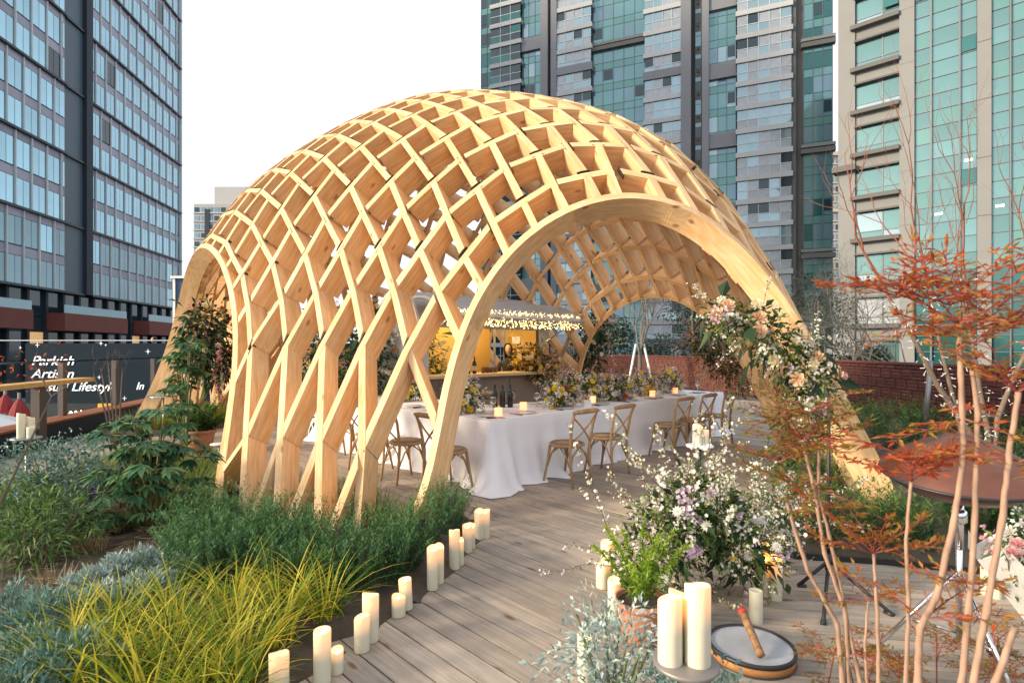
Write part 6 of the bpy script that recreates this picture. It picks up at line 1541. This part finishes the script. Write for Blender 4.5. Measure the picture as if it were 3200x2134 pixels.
def bare_tree(name, label, p, H_, r, mat, depth=5, spread=.55, up=.1, lean=(0, 0), group=None):
    t = thing(name, label, 'tree', p, 0, group); tk = MB(); cr = MB(); top = Vector((lean[0], lean[1], H_ * .3)); tk.tube([(0, 0, 0), top * .5, top], [r, r * .9, r * .8], 8); obj('trunk', tk, M[mat], t, True)
    for k in range(4): grow(cr, top * random.uniform(.7, 1), Vector((random.gauss(0, .6), random.gauss(0, .6), 1)), H_ * .24, r * .55, depth, spread, up)
    obj('branches', cr, M[mat], t, kind='stuff'); return t
random.seed(21)
for i, (x, y, d, H_, lab) in enumerate(((1900, 800, 15.5, 5.2, 'grey bare tree just right of the dome against the towers'), (1830, 800, 18, 4.8, 'grey bare tree half hidden by the right shoulder of the dome'), (1990, 800, 17, 4.4, 'grey bare tree between dome and the concrete tower'), (1960, 800, 22, 6.0, 'taller grey bare tree far behind the brick wall'), (1780, 800, 22, 5.0, 'grey bare tree behind the right arch leg'), (2080, 800, 20, 4.2, 'grey bare tree at the foot of the concrete tower'))):
    p = at(x, y, d); bare_tree('bare_tree', lab, (p.x, d, 0 if d < 13 else -.4), H_, .055, 'greybark', 6, .55, .02, group='bare trees behind the wall')
random.seed(5)
p = at(1470, 800, 21); bare_tree('bare_tree', 'pale bare tree held by white stakes, framed by the back arch', (p.x, 21, 0), 5.6, .09, 'greybark', 5, .5, .2)
for i, (x0, x1) in enumerate(((1440, 1460), (1502, 1478))):
    q = at(x0, 858, 20.5); r_ = at(x1, 790, 20.9); mb = MB(); mb.tube([Vector((q.x, 20.5, 0)), r_], .045, 8); tag(obj('tree_stake', mb, M['fin'], smooth=True), ('left white stake propping the bare tree in the back arch', 'right white stake propping the bare tree in the back arch')[i], 'stake')
q = at(2122, 1000, 8.3); r_ = at(2137, 828, 8.3); mb = MB(); mb.tube([q, r_], .035, 8); tag(obj('tree_stake', mb, M['steel'], smooth=True), 'grey stake standing in front of the brick wall on the right', 'stake')
# red-barked tree wrapped with light strings
random.seed(9)
t = thing('red_twig_tree', 'multi-stemmed bare tree with reddish twigs wrapped in unlit light strings at right', 'tree', at(2262, 1050, 4.6) * 1.0); bp = t.location.copy(); bp.z = 0; t.location = bp; ti = inv(t); fk = []; lights = []
c = lambda x, y, d=4.6: at(x, y, d)
for pts, r in (([Vector(bp), c(2262, 1050), c(2205, 960), c(2150, 880), c(2100, 780), c(2045, 690)], .03), ([Vector(bp), c(2270, 1000), c(2250, 900), c(2232, 780), c(2215, 640)], .024), ([Vector(bp), c(2290, 960), c(2330, 860), c(2390, 740)], .024), ([Vector(bp), c(2200, 960), c(2160, 800), c(2130, 640)], .020)):
    mb = MB(); n = len(pts); mb.tube(pts, [r * (1 - .6 * i / n) for i in range(n)], 7); obj('branch', mb, M['bark'], t, True, M=ti)
    for i in range(1, n - 1):
        for k in range(26): f = random.random(); q = pts[i].lerp(pts[i + 1], f); lights.append((q + Vector((random.gauss(0, .035), random.gauss(0, .035), random.gauss(0, .03)))))
    fk.append((pts[-1], (pts[-1] - pts[-2]).normalized(), r * .45)); fk.append((pts[-2], ((pts[-1] - pts[-2]).normalized() + Vector((random.gauss(0, .5), 0, .5))).normalized(), r * .4))
mb = MB()
for q, d, r in fk: grow(mb, q, d + Vector((0, 0, .5)), .62, r, 4, .36, .22, None, 2, 2)
obj('twigs', mb, M['redbark'], t, M=ti, kind='stuff')
mb = MB()
for q in lights: mb.span(q, q + Vector((random.gauss(0, .02), random.gauss(0, .02), random.gauss(0, .02))), .005, .005)
M['lightstr'] = mk('clear_light_string', (0.55, 0.56, 0.58), 0.3, var=.1); obj('light_string', mb, M['lightstr'], t, M=ti, kind='stuff')
# thin bare shrub at the left, by the railing
random.seed(3)
p = gr(285, 1010); t = thing('bare_shrub', 'thin dark bare shrub in front of the railing left of the arch', 'shrub', (p.x, p.y - .3, 0)); mb = MB()
for k in range(5): mb.tube([(k * .03, 0, 0), (k * .06 - .1, 0, .5), (k * .12 - .3, 0, 1.15 + .1 * (k % 3))], [.018, .014, .006], 5); grow(mb, (k * .12 - .3, 0, 1.1), (random.gauss(0, .3), 0, 1), .22, .006, 2, .3, .2)
obj('branches', mb, M['bark'], t, kind='stuff')
# leafless twig close at the left frame edge
t = thing('bare_twig', 'dark bare twig with a few red leaves leaning in at the left edge', 'twig', (-2.35, 2.6, 0)); ti = inv(t); mb = MB(); pts = [Vector((-2.9, 2.6, .2)), at(-5, 1165, 2.6), at(70, 1010, 2.6), at(118, 910, 2.6), at(170, 875, 2.6)]; mb.tube(pts, [.007, .006, .005, .003, .002], 5); mb.tube([pts[3], at(80, 840, 2.6), at(86, 800, 2.6)], [.003, .002, .001], 4); obj('twig', mb, M['bark'], t, M=ti)
lf = MB(); pos = np.array([tuple(at(x, y, 2.6)) for x, y in [(random.uniform(0, 150), random.gauss(838, 26)) for _ in range(60)]]); lf.leaves(pos, rnd_dirs(60), .022, .008, rng.random(60) * .4, True, .2); obj('leaves', lf, M['nandina'], t, M=ti, kind='stuff')

# ---------------------------------------------------------------- dark evergreens beyond the wall
M['everg'] = leafm('evergreen', [(0.006, 0.014, 0.008), (0.016, 0.035, 0.018), (0.035, 0.06, 0.03)], 0.15)
def evergreen(label, p, R_, H_, n, group='evergreens beyond the wall'):
    t = thing('evergreen_tree', label, 'tree', p, 0, group); mb = MB(); k = 26; cen = rnd_dirs(k) * np.array([R_, R_, H_ * .36]) * rng.uniform(.4, 1, (k, 1)) + np.array([0, 0, H_ * .58]); ii = rng.integers(0, k, n); rr = R_ * .42
    d = rnd_dirs(n, .2); pos = cen[ii] + d * rr * rng.random((n, 1)) ** .4; pos[:, 2] = np.maximum(pos[:, 2], .3)
    mb.leaves(pos, d + rnd_dirs(n) * .6, rng.uniform(.12, .3, n), .075, np.clip(rng.normal(.45, .25, n), 0, 1), False, .2); obj('crown', mb, M['everg'], t, kind='stuff')
    mb = MB(); mb.tube([(0, 0, 0), (.05, 0, H_ * .4), (0, .05, H_ * .8)], [.12, .1, .04], 7); obj('trunk', mb, M['bark'], t, True)
for x, d, R_, H_, lab in ((1590, 30, 1.9, 6.2, 'dark evergreen tree at the right inside the back arch'), (1400, 29, 1.6, 4.6, 'dark evergreen tree at the left inside the back arch'), (1680, 31, 1.8, 5.6, 'dark evergreen tree behind the right arch garland'), (1880, 27, 1.9, 6.4, 'dark evergreen tree beside the right flank of the dome'), (1500, 33, 1.4, 3.6, 'low dark evergreen in the centre of the back arch'), (1975, 28, 1.2, 3.4, 'low dark evergreen before the concrete tower')):
    p = at(x, 800, d); evergreen(lab, (p.x, d, -1.2), R_, H_, 2600)
# clipped hedge on top of / behind the wall at the far right
# ---------------------------------------------------------------- people
def person(name, label, loc, facing, scale, top, hair, seated=True):
    t = thing(name, label, 'person', loc, R(facing)); 
    V = [(0, 0, .92), (0, .02, 1.12), (0, .01, 1.32), (0, 0, 1.43), (0, .015, 1.50), (.17, 0, 1.37), (.23, .03, 1.10), (.16, .2, .98), (-.17, 0, 1.37), (-.23, .03, 1.10), (-.16, .2, .98), (.10, 0, .88), (.11, .02, .48), (.11, -.01, .06), (.11, .12, .03), (-.10, 0, .88), (-.11, .02, .48), (-.11, -.01, .06), (-.11, .12, .03)]
    Ed = [(0, 1), (1, 2), (2, 3), (3, 4), (2, 5), (5, 6), (6, 7), (2, 8), (8, 9), (9, 10), (0, 11), (11, 12), (12, 13), (13, 14), (0, 15), (15, 16), (16, 17), (17, 18)]
    rad = [.13, .125, .13, .06, .052, .062, .045, .034, .062, .045, .034, .085, .06, .042, .035, .085, .06, .042, .035]
    me = bpy.data.meshes.new('body'); me.from_pydata(V, Ed, []); o = bpy.data.objects.new('body', me); COL.objects.link(o)
    sk = o.modifiers.new('s', 'SKIN'); 
    for i, r in enumerate(rad): me.skin_vertices[0].data[i].radius = (r, r * (.75 if i < 3 else 1))
    me.skin_vertices[0].data[0].use_root = True
    ss = o.modifiers.new('u', 'SUBSURF'); ss.levels = 1; ss.render_levels = 1
    bpy.context.view_layer.update(); m2 = bpy.data.meshes.new_from_object(o.evaluated_get(bpy.context.evaluated_depsgraph_get())); m2.name = 'body'
    bpy.data.objects.remove(o); m2.materials.clear(); m2.materials.append(top); m2.polygons.foreach_set('use_smooth', np.ones(len(m2.polygons), bool)); b_ = obj('body', m2, None, t)
    hd = MB(); n = 20; vs = []; rows = 16
    for i in range(rows + 1):
        th = math.pi * i / rows
        for j in range(n):
            ph = 2 * math.pi * j / n; x = .075 * math.sin(th) * math.cos(ph); y = .092 * math.sin(th) * math.sin(ph); z = -.115 * math.cos(th)
            if z < -.02: x *= 1 + z * 2.2; y *= 1 + z * 1.2
            front = max(0, math.sin(ph)) * math.sin(th)
            y += .022 * math.exp(-((x / .013) ** 2 + ((z + .012) / .022) ** 2)) * (front > .3) - .008 * math.exp(-(((abs(x) - .03) / .016) ** 2 + ((z - .012) / .012) ** 2)) * (front > .3) + .006 * math.exp(-((x / .025) ** 2 + ((z + .052) / .010) ** 2)) * (front > .3)
            vs.append((x, y, z + 1.63))
    hd.add(vs, [(i * n + j, i * n + (j + 1) % n, (i + 1) * n + (j + 1) % n, (i + 1) * n + j) for i in range(rows) for j in range(n)])
    for s in (-1, 1): hd.lathe([(0, -.02), (.016, 0), (0, .02)], 8, Matrix.Translation((s * .077, -.005, 1.62)))
    h_ = obj('head', hd, M['skin'], t, True)
    ey = MB()
    for s in (-1, 1): ey.lathe([(0, -.006), (.009, 0), (0, .006)], 8, Matrix.Translation((s * .03, .083, 1.642)) @ Matrix.Diagonal((1, .4, 1, 1)))
    obj('eyes', ey, M['black'], h_, kind='stuff'); mo = MB(); mo.lathe([(0, -.004), (.02, 0), (0, .004)], 10, Matrix.Translation((0, .088, 1.578)) @ Matrix.Diagonal((1, .25, 1, 1))); obj('mouth', mo, M['lips'], h_)
    hr = MB(); vs = []
    for i in range(9):
        th = math.pi * .5 * i / 8 * 1.45
        for j in range(17):
            ph = math.pi * (1 + j / 16 * 1.0) + (0.0); ph = math.pi * .80 + j / 16 * math.pi * 1.40; vs.append((.099 * math.sin(th) * math.cos(ph), -.012 + .118 * math.sin(th) * math.sin(ph), 1.645 + .132 * math.cos(th) - (.10 if (i == 8 and hair > .5) else 0)))
    hr.add(vs, [(i * 17 + j, i * 17 + j + 1, (i + 1) * 17 + j + 1, (i + 1) * 17 + j) for i in range(8) for j in range(16)]); obj('hair', hr, M['hair'], t, True)
    for s in (-1, 1):
        q = Vector((s * .16, .2, .98)); hn = MB(); hn.tube([q, q + Vector((0, .05, -.01)), q + Vector((0, .085, -.015))], [.024, .035, .03], 8)
        for k in range(4): hn.tube([q + Vector(((k - 1.5) * .017, .08, -.012)), q + Vector(((k - 1.5) * .019, .115 - abs(k - 1.4) * .008, -.02)), q + Vector(((k - 1.5) * .018, .145 - abs(k - 1.4) * .012, -.045))], [.009, .0085, .007], 6)
        hn.tube([q + Vector((-s * .03, .03, -.01)), q + Vector((-s * .055, .06, -.015)), q + Vector((-s * .055, .09, -.03))], [.011, .010, .008], 6); obj('hand', hn, M['skin'], t, True)
    t.scale = (scale, scale, scale); return t
M['skin'] = mk('skin', (0.55, 0.33, 0.23), 0.55, var=.05); M['hair'] = mk('black_hair', (0.012, 0.010, 0.010), 0.5); M['lips'] = mk('lips', (0.4, 0.12, 0.1), 0.5); M['dress'] = mk('dark_clothing', (0.03, 0.03, 0.035), 0.8)
q = tr(2.6, .55, 0); person('person', 'woman with tied black hair in dark clothes behind the bar counter', (q.x, q.y, -.09), 190, 1.0, M['dress'], .6)
q = at(352, 800, 22); person('person', 'person with dark hair in dark clothes beyond the lettered hoarding', (q.x, q.y, .28), 160, 1.0, M['dress'], .2)
